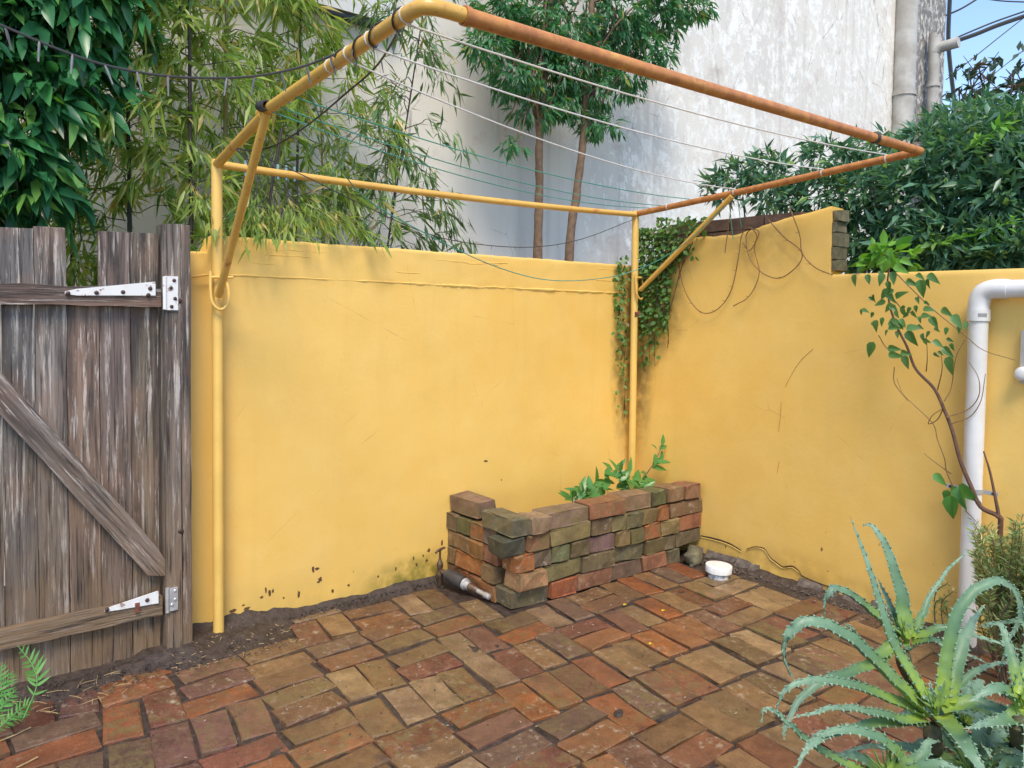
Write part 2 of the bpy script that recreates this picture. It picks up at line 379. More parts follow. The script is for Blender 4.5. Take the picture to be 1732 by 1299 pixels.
# ------------------------------------------------------------------ ground
def ground():
    xs = np.concatenate([[-60, -25, -10, -4, -1.5], np.arange(-.6, 3.9, .03), [5, 8, 14, 30, 60]])
    ys = np.concatenate([[-60, -25, -10, -4, -1.5], np.arange(.3, 3.45, .03), [4, 5, 8, 14, 30, 60]])
    nx, ny = len(xs), len(ys); V = []
    for y in ys:
        for x in xs:
            z = -.022
            if -.7 < x < 3.8 and .3 < y < 3.5:
                z = -.0085+.0035*fbm((x, y, 0), 3.2)+.004*fbm((x, y, 0), 14)+.004*fbm((x, y, 4), 45)
                # banked soil by the gate post and at the foot of both walls
                e = max(0, 1-((x-.98)/.36)**2-((y-3.36)/.30)**2)
                z += .045*e*(1+.5*fbm((x, y, 1), 16))
                if y > 3.2 and .9 < x < 2.3: z += .035*max(0, (y-3.29-.03*fbm((x*5, 0, 2)))/.06)
                if x < .9: z += .028*min(1, max(0, (y-3.08-.05*fbm((x*4, 3, 2)))/.12))*(1+.6*fbm((x, y, 8), 12))
                if x > 3.42 and y < 2.9: z += .035*max(0, (x-3.53-.03*fbm((y*6, 0, 7)))/.1)
            V.append((x, y, z))
    Fs = [(j*nx+i, j*nx+i+1, (j+1)*nx+i+1, (j+1)*nx+i) for j in range(ny-1) for i in range(nx-1)]
    b = MB(); b.v = V; b.f = Fs
    return tag(b.build('ground', m_soil), kind='structure')
ground()

# ------------------------------------------------------------------ bricks
def brick_mesh(name, L, Wd, H, j=.004, ch=.008, seed=0):
    rr = random.Random(seed); hx, hy = L/2, Wd/2
    def ring(ins, z, jz):
        p = []
        for (sx, sy) in ((-1, -1), (0, -1), (1, -1), (1, 1), (0, 1), (-1, 1)):
            c = .35*ins if sx == 0 else ins
            p.append([sx*(hx-ins), sy*(hy-(ins if sx else ins)), z])
        return [(x+rr.uniform(-j, j), y+rr.uniform(-j, j), z+rr.uniform(-jz, jz)) for x, y, z in p]
    k0 = ring(ch, -H, j*.3); k1 = ring(0, -H+ch, j*.3); k2 = ring(0, -ch, j*.3); k3 = ring(ch, 0, j*.5)
    v = k0+k1+k2+k3; f = [tuple(reversed(range(6)))]
    for r in range(3):
        for i in range(6): f.append((r*6+i, r*6+(i+1) % 6, (r+1)*6+(i+1) % 6, (r+1)*6+i))
    f += [(18, 19, 22, 23), (19, 20, 21, 22)]
    me = bpy.data.meshes.new(name); me.from_pydata(v, [], f); me.update(); return me
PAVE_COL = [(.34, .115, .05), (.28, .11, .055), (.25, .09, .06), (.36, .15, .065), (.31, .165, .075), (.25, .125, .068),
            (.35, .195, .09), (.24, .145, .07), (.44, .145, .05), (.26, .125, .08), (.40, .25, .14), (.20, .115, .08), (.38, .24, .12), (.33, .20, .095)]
def paving():
    root = bpy.data.objects.new('brick_paving', None); COL.objects.link(root); tag(root, kind='structure')
    tag(root, 'worn red and brown brick paving laid in pairs across the yard')
    vs = [brick_mesh('paver', .247, .1185, .06, .006, .004, i) for i in range(12)]
    for me in vs: me.materials.append(m_pave)
    A = np.array([math.cos(R_(2.5)), math.sin(R_(2.5))]); B = np.array([math.sin(R_(7)), math.cos(R_(7))]); O = np.array([1.795, 2.09])
    c = .257; flips = {(0, 1): 'B', (-1, 3): 'A', (-1, -1): 'A', (0, -1): 'A', (-3, 1): 'A', (1, 2): 'A', (3, 0): 'B', (4, 0): 'B', (5, 1): 'B'}
    rr = random.Random(5); n = 0
    LP = [atZ(px, py, 0) for px, py in ((-200, 1240), (0, 1200), (150, 1182), (205, 1145), (290, 1145), (375, 1128), (462, 1088), (470, 1060), (545, 1030))]; LX = [q[0] for q in LP]; LY = [q[1] for q in LP]
    for i in range(-8, 9):
        for j in range(-7, 8):
            o = flips.get((i, j)) or ('B' if (i+j) % 2 == 0 else 'A')
            if (i, j) not in flips and rr.random() < .12: o = 'A' if o == 'B' else 'B'
            for k in (-1, 1):
                off = (A if o == 'B' else B)*k*c*.25
                p = O+A*i*c*1.01+B*j*c*1.03+off+np.array([rr.uniform(-.006, .006), rr.uniform(-.006, .006)])
                x, y = p
                lim = np.interp(x, LX, LY) if x < LX[-1] else 3.31
                ok = x > -.35 and y < lim+.02 and x < 3.56 and y > .75
                if ok and y > 2.74 and 2.16 < x: ok = y < 2.71
                if x > 3.42 and y > 2.45: ok = False
                if x > 2.62 and y < 1.0: ok = False
                if not ok: continue
                # hidden far from the camera's view: skip
                d = np.array([x, y, 0])-CAM; zz = d@FW
                if zz < .5: continue
                px = CX+F*(d@RT)/zz; py = PY-F*(d@UP)/zz
                if not (-260 < px < 2000 and py < 1560): continue
                ob = bpy.data.objects.new('brick', rr.choice(vs)); COL.objects.link(ob); ob.parent = root
                an = (math.atan2(B[1], B[0]) if o == 'B' else math.atan2(A[1], A[0]))+rr.gauss(0, .022)
                if rr.random() < .5: an += math.pi
                ob.location = (x, y, .002+rr.gauss(0, .0028)); ob.rotation_euler = (rr.gauss(0, .007), rr.gauss(0, .006), an)
                s = rr.uniform(.965, 1.02); ob.scale = (s, rr.uniform(.95, 1.03), 1)
                col = rr.choice(PAVE_COL)
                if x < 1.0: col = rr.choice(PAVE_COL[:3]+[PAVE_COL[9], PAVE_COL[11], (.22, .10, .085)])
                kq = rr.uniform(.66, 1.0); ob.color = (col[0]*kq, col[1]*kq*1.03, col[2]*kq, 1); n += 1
    print('pavers', n)
paving()

# ------------------------------------------------------------------ rendered walls
def wall_skin(b, u0, u1, top, depth_fn, to3, du=.025, z0=-.12):
    us = np.linspace(u0, u1, int(abs(u1-u0)/du)+1); nz = 74; base = len(b.v)
    for u in us:
        T = top(u)
        for k in range(nz):
            z = z0+(T-.03-z0)*k/(nz-5) if k < nz-4 else T-(.018, .009, .003, 0)[k-nz+4]; d = depth_fn(u, z, T); b.v.append(tuple(map(float, to3(u, z, d))))
        b.v.append(tuple(map(float, to3(u, T-.004, -.115)))); b.v.append(tuple(map(float, to3(u, z0, -.115))))
    m = nz+2
    for i in range(len(us)-1):
        for k in range(m):
            a = base+i*m+k; c = base+i*m+(k+1) % m; b.f.append((a, c, c+m, a+m))
    b.f.append(tuple(base+k for k in range(m))); b.f.append(tuple(base+(len(us)-1)*m+k for k in reversed(range(m))))
def back_wall():
    t = thing('rendered_wall', 'long yellow painted wall behind the two clothes line posts, beside the gate', 'wall', (2.2, 3.4, 0))
    def top(u): return 1.733+.004*fbm((u*3, 0, 0))+.004*fbm((u*23, 7, 0), 1, 4)+(-.072 if u < .985 else 0)
    def dep(u, z, T):
        d = .003*fbm((u, z, 0), 1.6)+.0008*fbm((u, z, 5), 7)
        r = 1.566-.004*(u-1)+.006*fbm((u*4, 1, 1))
        if z > r: d += .0015+.005*max(0, fbm((u*1.0, z*2.2, 9), 9, 4))
        if T-z < .009: d -= .007*(1-(T-z)/.009)**2
        return d
    b = MB(); wall_skin(b, .868, 3.629, top, dep, lambda u, z, d: (u, YB-d, z))
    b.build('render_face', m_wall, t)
    def bead(us, zf, rad, name, mat, amp=.5):
        b = MB(); P = []; rs = []
        for u in us:
            z = zf(u); P.append((u, YB-dep(u, z, 9)+.0, z)); rs.append(rad*max(.15, 1+amp*fbm((u*22, rad*999, 0), 1, 3)))
        b.tube(P, rs, 6); b.build(name, mat, t)
    bead(np.linspace(1.05, 2.05, 90), lambda u: 1.567-.004*(u-1)+.003*fbm((u*9, 1, 1)), .0035, 'render_ridge', m_wall)
    bead(np.linspace(2.0, 3.5, 140), lambda u: 1.564-.004*(u-1)+.005*fbm((u*9, 1, 1)), .0055, 'render_ridge', m_wall, .9)
    rr = random.Random(12)
    for i in range(9):      # short lifted seams in the top band
        u0 = rr.uniform(1.05, 3.3); L = rr.uniform(.06, .28); z = rr.choice((1.625, 1.66, 1.69))+rr.uniform(-.01, .01)
        bead(np.linspace(u0, u0+L, 14), lambda u: z+.006*fbm((u*10, i, 0)), rr.uniform(.0010, .0022), 'render_seam', m_wall)
    chips = [(395, 1033, 9, 5), (388, 1045, 6, 4), (418, 1030, 11, 5), (412, 1024, 5, 3), (387, 1053, 6, 9), (540, 984, 7, 5), (530, 964, 5, 8), (537, 962, 8, 4), (506, 1006, 4, 11), (542, 980, 6, 7), (563, 1000, 4, 5), (450, 998, 3, 8), (456, 1004, 4, 10), (462, 1000, 3, 7), (443, 1010, 5, 4), (722, 948, 6, 6), (726, 930, 4, 8), (716, 940, 3, 5), (748, 918, 4, 9), (725, 932, 7, 4), (705, 955, 4, 6), (849, 812, 3, 3), (822, 780, 9, 4), (700, 945, 3, 7), (480, 1012, 3, 4), (640, 975, 3, 5), (590, 990, 4, 4), (670, 962, 3, 6)]
    for (px, py, w_, h_) in chips:
        c = atY(px, py, YB-.004); k = 3.6/F; n = 9; vs = []
        for q in range(n):
            a = 2*math.pi*q/n; f_ = rr.uniform(.55, 1.2); x, z = c[0]+.62*w_*k*f_*math.cos(a), c[2]+.62*h_*k*f_*math.sin(a); vs.append((x, YB-dep(x, z, 9)-.0012, z))
        MB().add(vs, [tuple(range(n))]).build('paint_chip', m_chip, t, False)
    return t
back_wall()
def right_wall():
    t = thing('rendered_wall', 'yellow painted wall on the right with a stepped top and a low crack', 'wall', (3.7, 1.5, 0))
    def top(u):
        if u < 2.035: return 1.636
        s = min(1, (u-2.035)/.55)
        if u < 3.0: return 1.975-.095*s**1.3+.010*fbm((u*9, 4, 0), 1, 4)
        return 1.875-.50*(u-3.0)+.012*fbm((u*14, 4, 0))
    def dep(u, z, T):
        d = .004*fbm((u, z, 20), 1.5)+.0009*fbm((u, z, 25), 7)
        if T-z < .02 and not (u > 2.034 and T < 1.64): d -= .006*(1-(T-z)/.02)**2
        d += .010*max(0, .09-z)*10*fbm((u, z, 30), 12)
        return d
    b = MB()
    wall_skin(b, -1.2, 2.02, lambda u: 1.636, dep, lambda u, z, d: (XR-d, u, z), .03)
    b2 = MB(); wall_skin(b2, 2.02, 3.46, lambda u: 1.636, lambda u, z, T: dep(max(u, 2.035), z, T) if u > 2.03 else dep(u, z, 9), lambda u, z, d: (XR-d, u, z), .03)
    b3 = MB(); wall_skin(b3, 2.036, 3.46, top, dep, lambda u, z, d: (XR-d, u, z), .02, 1.636)
    b.v = b.v; o1 = len(b.v); b.v += b2.v; b.f += [tuple(q+o1 for q in f) for f in b2.f]; o1 = len(b.v); b.v += b3.v; b.f += [tuple(q+o1 for q in f) for f in b3.f]
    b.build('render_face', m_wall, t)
    # exposed brick core above the torn render
    rr = random.Random(3); k = 0
    for row in range(2):
        z = 1.835+row*.072; y = 2.10+.11*row
        while y < 3.20-.12*row:
            L = min(.225, 3.24-y); bb = MB().box((XR+.010, y, z), (XR+.100, y+L-.010, z+.066), .004)
            bb.build('brick', m_corebrick, t, False); y += L
    # broken masonry end of the raised part
    z = 1.655
    while z < 1.955:
        h = rr.uniform(.055, .08)
        MB().box((XR+.012, 2.004+rr.uniform(-.008, .008), z), (XR+.108, 2.034, min(z+h-.006, 1.965)), .004).build('broken_edge', m_stone, t, False); z += h
    # crack with a lifted paint lip
    def strip(pix, wd, mat, name, dx=.003, dz=0):
        P = [atX(px, py, XR-dx) for px, py in pix]; P = smooth_path(P, 3); bb = MB(); vs = []; n = len(P)
        for i, p in enumerate(P):
            ww = wd*(.35+.65*math.sin(math.pi*min(1, max(0, (i+.4)/n)))+.3*fbm((p[1]*30, p[2]*30, 0)))
            y, z = p[1], p[2]+dz; d = dep(y, z, 9)
            x = XR-d-dx
            vs += [(x+.002, y, z+ww/2), (x-.0015, y, z), (x+.002, y, z-ww/2)]
        fs = []
        for i in range(n-1): fs += [(3*i, 3*i+1, 3*i+4, 3*i+3), (3*i+1, 3*i+2, 3*i+5, 3*i+4)]
        bb.add(vs, fs).build(name, mat, t)
    c1 = [(1185, 906), (1210, 912), (1234, 920), (1253, 931)]
    c2 = [(1262, 929), (1275, 925), (1292, 928), (1302, 943), (1312, 951), (1324, 959), (1340, 958), (1352, 967), (1356, 974), (1380, 985), (1410, 995), (1450, 1012)]
    strip(c1, .011, m_crack, 'crack'); strip(c2, .008, m_crack, 'crack')
    strip(c1, .006, m_wall, 'paint_lip', .0045, -.008); strip(c2[:8], .006, m_wall, 'paint_lip', .0045, -.007)
    strip([(1375, 590), (1352, 612), (1335, 640), (1328, 655)], .0009, m_hair, 'crack', .002)
    strip([(1322, 680), (1320, 705), (1317, 730)], .0011, m_hair, 'crack', .002)
    strip([(1318, 780), (1315, 800)], .001, m_hair, 'crack', .002)
    # dark hole and crumbling footing
    p = atX(1318, 988, XR-.006)
    vs = [(XR-.016+.004*fbm((i, 0, 0)), p[1]+.105*math.cos(a), max(.004, p[2]+.0+.019*math.sin(a)*(1+.3*math.sin(3*a)))) for i, a in enumerate(np.linspace(0, 2*math.pi, 15)[:-1])]
    MB().add(vs, [tuple(range(14))]).build('footing_hole', m_crack, t, False)
    for i in range(16):
        y = 2.78-i*.075+rr.uniform(-.02, .02); s = rr.uniform(.6, 1.2)
        bb = MB(); pts = []
        q = [(XR-.03-rr.uniform(0, .02), y-.04*s, -.01), (XR-.035-rr.uniform(0, .02), y+.04*s, -.01), (XR+.01, y+.05*s, -.01), (XR+.01, y-.05*s, -.01)]
        tp = [(XR-.016-rr.uniform(0, .008), y-.03*s, .02+rr.uniform(0, .02)), (XR-.016-rr.uniform(0, .01), y+.03*s, .018+rr.uniform(0, .02)), (XR+.01, y+.04*s, .05+rr.uniform(0, .02)), (XR+.01, y-.04*s, .05+rr.uniform(0, .015))]
        if abs(y-p[1]) < .12: tp = [(a, b_, c*.15) for a, b_, c in tp]
        bb.add(q+tp, [(0, 1, 2, 3), (4, 7, 6, 5), (0, 4, 5, 1), (1, 5, 6, 2), (2, 6, 7, 3), (3, 7, 4, 0)]).build('footing_fragment', m_conc, t, False)
right_wall()

# ------------------------------------------------------------------ neighbouring building
YF = 4.62
def building():
    t = thing('neighbour_building', 'tall grey building with peeling white paint and drainpipes beyond the yard', 'building', (5, YF+.1, 0))
    xr = atY(1597, 100, YF)[0]
    b = MB(); b.box((-4, YF, -.02), (xr, YF+1.2, 9.0)); b.build('wall', m_fac, t, False)
    a = atY(500, 6, YF); c = atY(660, 50, YF)
    for k in range(4):
        z = a[2]+k*.17
        MB().box((-4, YF-.10+.012*k, z), (c[0], YF+.004, z+.166)).build('weatherboard', m_board, t, False)
    MB().box((-4, YF-.08, a[2]-.03), (c[0], YF+.003, a[2]-.002)).build('flashing', m_cable, t, False)
    # wide pilaster and pipes
    x0 = atY(1494, 120, YF)[0]; x1 = atY(1538, 120, YF)[0]
    MB().tube([(.5*(x0+x1), YF-.10, .0), (.5*(x0+x1), YF-.10, 8.9)], .5*(x1-x0)*.37, 16).build('drainpipe', m_gpipe, t)
    for pz in (148, 420):
        q = atY(1500, pz, YF-.1); MB().tube([(.5*(x0+x1), YF-.10, q[2]-.025), (.5*(x0+x1), YF-.10, q[2]+.025)], .5*(x1-x0)*.37+.015, 16).build('pipe_bracket', m_gpipe, t)
    xp = atY(1578, 150, YF-.12)[0]; zt = atY(1578, 80, YF-.12)[2]
    MB().tube(smooth_path([(xp, YF-.12, 0), (xp, YF-.12, zt-.2), (xp, YF-.12, zt-.08), (xp+.01, YF-.18, zt-.01), (xp+.02, YF-.28, zt), (xp+.03, YF-.40, zt+.01)], 5), .068, 14).build('drainpipe', m_gpipe, t)
    for q in (zt-.5, zt-2): MB().tube([(xp, YF-.12, q), (xp, YF-.12, q+.05)], .082, 14).build('pipe_collar', m_gpipe, t)
building()

# ------------------------------------------------------------------ wooden gate
WOODC = [(.20, .19, .18), (.24, .205, .18), (.34, .30, .265), (.28, .205, .175), (.31, .255, .18), (.20, .175, .17)]
def plank(b, x0, x1, y0, y1, z0, z1, n=16, rag=.004, axis='z', seed=0):
    # a board with slightly wavy edges and worn ends
    vs = []
    for i in range(n+1):
        s = i/n; e = [rag*fbm((seed*3.1+q*7, s*4, 0), 1.7) for q in range(4)]
        if axis == 'z':
            z = z0+(z1-z0)*s; tz = [z+(.010*fbm((seed, q*2.3, 3)) if i in (0, n) else 0) for q in range(4)]
            vs += [(x0+e[0], y0+e[2]*.4, tz[0]), (x1+e[1], y0+e[3]*.4, tz[1]), (x1+e[1], y1, tz[2]), (x0+e[0], y1, tz[3])]
        else:
            x = x0+(x1-x0)*s; vs += [(x, y0+e[2]*.4, z0+e[0]), (x, y1, z0+e[0]), (x, y1, z1+e[1]), (x, y0+e[3]*.4, z1+e[1])]
    fs = [(3, 2, 1, 0), (4*n, 4*n+1, 4*n+2, 4*n+3)]
    for i in range(n):
        for k in range(4): fs.append((4*i+k, 4*i+(k+1) % 4, 4*i+4+(k+1) % 4, 4*i+4+k))
    b.add(vs, fs); return b
def bolt(p, axis, r, h, mat, parent): return MB().lathe(p, axis, [(0, r), (h*.6, r*.95), (h, r*.55)], 8).build('bolt', mat, parent)
def gate():
    t = thing('wooden_gate', 'weathered grey plank gate with diagonal brace and white strap hinges', 'gate', (.35, 3.28, 0))
    edges = [-.16, -.06, .037, .135, .232, .335, .437, .545, .655, .757]
    tops = [1.71, 1.70, 1.715, 1.69, 1.70, 1.712, 1.44, 1.712, 1.715]
    for i in range(9):
        g = .0012; b = MB(); z0 = -.01 if i > 6 else -.035
        plank(b, edges[i]+g, edges[i+1]-g, 3.272+random.uniform(-.003, .003), 3.296, z0+random.uniform(-.012, .012), tops[i], 18, .004, 'z', i+2)
        col = WOODC[[0, 3, 1, 2, 0, 2, 4, 3, 4][i]]
        if i == 6: col = (.33, .225, .17)
        b.build('plank', wood_v, t, False, col)
    plank(MB(), -.16, .760, 3.232, 3.268, 1.424, 1.498, 14, .006, 'x', 31).build('rail', wood_h, t, False, (.20, .125, .09))
    plank(MB(), -.16, .758, 3.236, 3.268, .178, .252, 14, .008, 'x', 37).build('rail', wood_h, t, False, (.30, .235, .165))
    # diagonal brace
    p0 = Vector((.02, 3.249, 1.40)); p1 = Vector((.757, 3.249, .355)); d = p1-p0; ln = d.length; an = math.atan2(-d.z, d.x); n = 14; vs = []
    for i in range(n+1):
        x = -ln/2+ln*i/n; e = [.006*fbm((i*.5, q*5, 8)) for q in range(2)]; hw = .046
        sh = hw*math.tan(an)*(1 if i == n else 0); shl = hw/math.tan(an)*(1 if i == 0 else 0)
        xa, xb = x+sh-shl, x-sh+shl
        if i == n: xa, xb = x-.062, x+.0
        vs += [(xb, -.0175, hw+e[0]), (xa, -.0175, -hw-e[1]), (xa, .0175, -hw-e[1]), (xb, .0175, hw+e[0])] if i < n else [(x+.052, -.0175, hw*.55), (x-.030, -.0175, -hw), (x-.030, .0175, -hw), (x+.052, .0175, hw*.55)]
    fs = [(3, 2, 1, 0), (4*n, 4*n+1, 4*n+2, 4*n+3)]+[(4*i+k, 4*i+(k+1) % 4, 4*i+4+(k+1) % 4, 4*i+4+k) for i in range(n) for k in range(4)]
    br = MB().add(vs, fs).build('brace', wood_h, t, False, (.30, .25, .22)); br.location = (p0+p1)/2; br.rotation_euler = (0, an, 0)
    # strap hinges
    def strap(pl, pr, hl, hr, y, mat, bolts):
        b = MB(); a = np.array(atY(*pl, y)); c = np.array(atY(*pr, y)); n = 8; vs = []
        for i in range(n+1):
            s = i/n; p = a+(c-a)*s; h = (hl+(hr-hl)*s)*.5*(1 if i else .5); wz = .0012*math.sin(i*2.1)
            vs += [(p[0], y+wz, p[2]-h), (p[0], y+wz, p[2]+h), (p[0], y+.006, p[2]+h), (p[0], y+.006, p[2]-h)]
        fs = [(0, 1, 2, 3), (4*n+3, 4*n+2, 4*n+1, 4*n)]+[(4*i+(k+1) % 4, 4*i+k, 4*i+4+k, 4*i+4+(k+1) % 4) for i in range(n) for k in range(4)]
        h = b.add(vs, fs).build('hinge_strap', mat, t, False)
        for q in bolts:
            p = atY(*q, y); bolt((p[0], y+.001, p[2]), (0, -1, 0), .0085, .006, m_bolt, h)
        return h
    strap((110, 495), (263, 488), .020, .055, 3.2245, m_white_metal, [(115, 496), (163, 495), (208, 494), (254, 488), (251, 499)])
    strap((177, 1033), (268, 1010), .012, .050, 3.2285, m_white_metal, [(181, 1031), (249, 1015)])
    MB().box((.655, 3.2262, .213), (.672, 3.2325, .252)).build('rust_patch', m_rust, t, False)
    return t
gate()
def post():
    t = thing('gate_post', 'grey weathered timber post that carries the hinges, against the yellow wall', 'post', (.815, 3.28, 0))
    plank(MB(), .768, .826, 3.208, 3.345, -.05, 1.752, 22, .003, 'z', 51).build('timber', wood_v, t, False, (.30, .255, .215))
    plank(MB(), .829, .866, 3.214, 3.345, -.05, 1.755, 22, .003, 'z', 58).build('timber', wood_v, t, False, (.28, .22, .175))
    h = MB().box((.766, 3.199, 1.412), (.815, 3.2065, 1.546)).build('hinge_leaf', m_white_metal, t, False)
    for q in ((.800, 1.530), (.788, 1.500), (.803, 1.458), (.790, 1.426)): bolt((q[0], 3.2, q[1]), (0, -1, 0), .0075, .006, m_bolt, h)
    MB().tube([(.766, 3.202, 1.414), (.766, 3.202, 1.544)], .008, 10).build('hinge_knuckle', m_white_metal, h)
    h = MB().box((.772, 3.199, .200), (.808, 3.2065, .293)).build('hinge_leaf', m_gal, t, False)
    for q in ((.797, .280), (.797, .245), (.785, .225)): bolt((q[0], 3.2, q[1]), (0, -1, 0), .007, .006, m_gal, h)
    MB().tube([(.769, 3.202, .196), (.769, 3.202, .296)], .008, 10).build('hinge_knuckle', m_gal, h)
    for (px, py) in ((302, 509), (305, 898)):
        p = atY(px, py, 3.214); bolt((p[0], 3.2145, p[2]), (0, -1, 0), .013, .010, m_bolt, t)
post()

# ------------------------------------------------------------------ clothes line
YP = 3.285
ZL, ZR = 2.022, 2.048
A0 = Vector((.992, YP, ZL)); A1 = Vector((3.545, YP, ZR))
def ray_at(px, py, ax, v): return Vector(on(px, py, ax, v))
J = ray_at(450, 187, 0, .965); C0 = ray_at(716, 6, 0, .925); C1 = ray_at(1556, 256, 0, 3.48)
def on_arm_left(px):     # point of the left arm seen at image column px
    best = min(((abs(CX+F*((np.array(p)-CAM)@RT)/((np.array(p)-CAM)@FW)-px), p) for p in [J+(C0-J)*k/400 for k in range(401)]), key=lambda q: q[0]); return best[1]
def on_arm_right(px):
    best = min(((abs(CX+F*((np.array(p)-CAM)@RT)/((np.array(p)-CAM)@FW)-px), p) for p in [A1+(C1-A1)*k/400 for k in range(401)]), key=lambda q: q[0]); return best[1]
def sag(p, q, s, n=20): return [tuple(Vector(p).lerp(Vector(q), i/n)-Vector((0, 0, s*4*(i/n)*(1-i/n)))) for i in range(n+1)]
def clothes_line():
    t = thing('clothes_line', 'large yellow and rust pipe clothes line frame fixed on two posts', 'clothes line', (2.2, YP, 0))
    for k, (A, bx) in enumerate(((A0, .994), (A1, 3.565))):
        top = Vector((A.x, YP, A.z+.02)); zb = -.05
        MB().tube([(bx, YP, zb), (bx*.5+A.x*.5, YP, 1.0), tuple(top)], .0225, 18).build('post', m_post, t)
    MB().tube(sag(A0+Vector((0, -.012, 0)), A1+Vector((0, -.012, -.004)), .018, 16), .0165, 14).build('rear_rail', m_pipe, t)
    # arms
    MB().tube([tuple(A0+Vector((0, -.0, .0))), tuple(J+Vector((0, .02, -.012)))], .019, 12).build('arm', m_pipe, t)
    e = (C1-C0).normalized(); d = (C0-J).normalized()
    bend = [C0-d*.11, C0-d*.055, C0-d*.012+e*.012, C0+e*.055, C0+e*.11]
    MB().tube([tuple(J-d*.06)]+[tuple(J+(C0-J)*k/12) for k in range(1, 11)]+smooth_path(bend, 4), .019, 16).build('arm', m_pipe, t)
    f0 = C0+e*.115
    MB().tube([tuple(f0), tuple(f0+(C1-f0)*.4), tuple(f0+(C1-f0)*.8), tuple(C1)], [.0205, .0195, .019, .0185], 16).build('front_rail', m_pipe2, t)
    MB().tube([tuple(f0-e*.004), tuple(f0+e*.012)], .0235, 16).build('rail_joint', m_pipe2, t)
    MB().tube([tuple(C1-e*.42), tuple(C1-e*.40)], .0235, 16).build('rail_joint', m_blackpl, t)
    MB().tube([tuple(A1), tuple(A1.lerp(C1, .5)+Vector((0, 0, -.004))), tuple(C1)], .0175, 14).build('arm', m_pipe2, t)
    # open pipe stub at the left joint
    s0 = J+Vector((-.02, -.035, .006)); ax = (Vector(CAM)-J).normalized()*.9+Vector((.35, -.25, .1)); ax.normalize()
    MB().lathe(s0-ax*.03, ax, [(0, .019), (.05, .019), (.052, .018), (.052, .013), (.02, .012)], 16).build('pipe_stub', m_blackpl, t)
    # braces with clamp loops
    b0 = Vector((.985, YP-.045, 1.475)); b1 = Vector((3.562, YP-.04, 1.575))
    MB().tube([tuple(b0), tuple(J+Vector((-.005, -.02, -.012)))], .016, 12).build('brace', m_pipe, t)
    MB().tube([tuple(b1), tuple(on_arm_right(1241)+Vector((-.01, 0, -.02)))], .0155, 12).build('brace', m_pipe, t)
    for (b, px) in ((b0, .992), (b1, 3.56)):
        lp = [(px-.036, YP-.03, b.z+.10), (px-.038, YP-.038, b.z+.02), (px-.030, YP-.042, b.z-.035), (px, YP-.044, b.z-.058), (px+.030, YP-.042, b.z-.035), (px+.037, YP-.034, b.z+.02), (px+.030, YP-.02, b.z+.07)]
        MB().tube(smooth_path(lp, 5), .0065, 8).build('clamp_loop', m_post if px < 2 else m_pipe, t)
        MB().tube([(px-.035, YP-.034, b.z+.075), (px+.055, YP-.034, b.z+.078)], .006, 8).build('clamp_pin', m_post if px < 2 else m_pipe, t)
    MB().tube([(.868, 3.325, 1.545), (.975, 3.315, 1.565)], .005, 6).build('wall_tie', m_pipe, t)
    MB().tube([(3.585, YP, 1.42), (3.537, YP, 1.42)], .027, 14).build('collar', m_rust, t)
    # lines
    dn = Vector((0, 0, -.022))
    for (a, c, s) in ((688, 1500, .035), (628, 1392, .045), (592, 1243, .06)):
        MB().tube(sag(on_arm_left(a)+dn, on_arm_right(c)+Vector((0, 0, .018)), s), .0026, 6).build('white_line', m_cord, t)
    for (a, c, s) in ((500, 1166, .05), (475, 1118, .06), (462, 1100, .075)):
        MB().tube(sag(on_arm_left(a)+dn, on_arm_right(c)+Vector((0, 0, .018)), s), .0022, 6).build('green_line', m_green, t)
    loose = [on_arm_left(520)+dn, atY(600, 318, 2.9), atY(720, 395, 3.0), atY(850, 455, 3.1), atY(950, 475, 3.1), atY(1060, 462, 3.1), atX(1150, 418, 3.45), on_arm_right(1243)+dn]
    MB().tube(smooth_path(loose, 6), .0025, 6).build('loose_green_line', m_green, t)
    for q in ((1232, 425), (1246, 405)):
        a = on_arm_right(q[0]); MB().tube(sag(a, Vector(atX(q[0]+8, q[1]-20, 3.58)), -.0, 6), .0022, 5).build('hanging_end', m_green, t)
    # cord knots round the arms
    for px in (560, 570, 592, 628, 688):
        p = on_arm_left(px); MB().tube([tuple(p-d*.0022), tuple(p+d*.0022)], .0215, 12).build('knot', m_cord, t)
    for px in (1500, 1392, 1243, 1130):
        p = on_arm_right(px); dd = (C1-A1).normalized(); MB().tube([tuple(p-dd*.003), tuple(p+dd*.003)], .0200, 12).build('knot', m_cord, t)
clothes_line()
def peg(p, label):
    t = thing('clothes_peg', label, 'peg', tuple(p), 'pegs on the clothes line')
    for s in (-1, 1):
        MB().box((p[0]-.004, p[1]+s*.003-.003, p[2]-.035), (p[0]+.004, p[1]+s*.003+.0028, p[2]+.03), .0005).build('half', m_pegb, t, False)
    MB().tube([(p[0]-.005, p[1], p[2]+.006), (p[0]+.005, p[1], p[2]+.006)], .0045, 8).build('spring', m_gal, t)
ps = [A0.lerp(A1, f)+Vector((0, -.012, -.0)) for f in (.045, .10, .115, .13)]
for q, lb in zip(ps, ('blue peg on the rear rail nearest the left post', 'pale peg on the rear rail, left of three together', 'pale peg on the rear rail, middle of three together', 'pale peg on the rear rail, right of three together')): peg(q, lb)

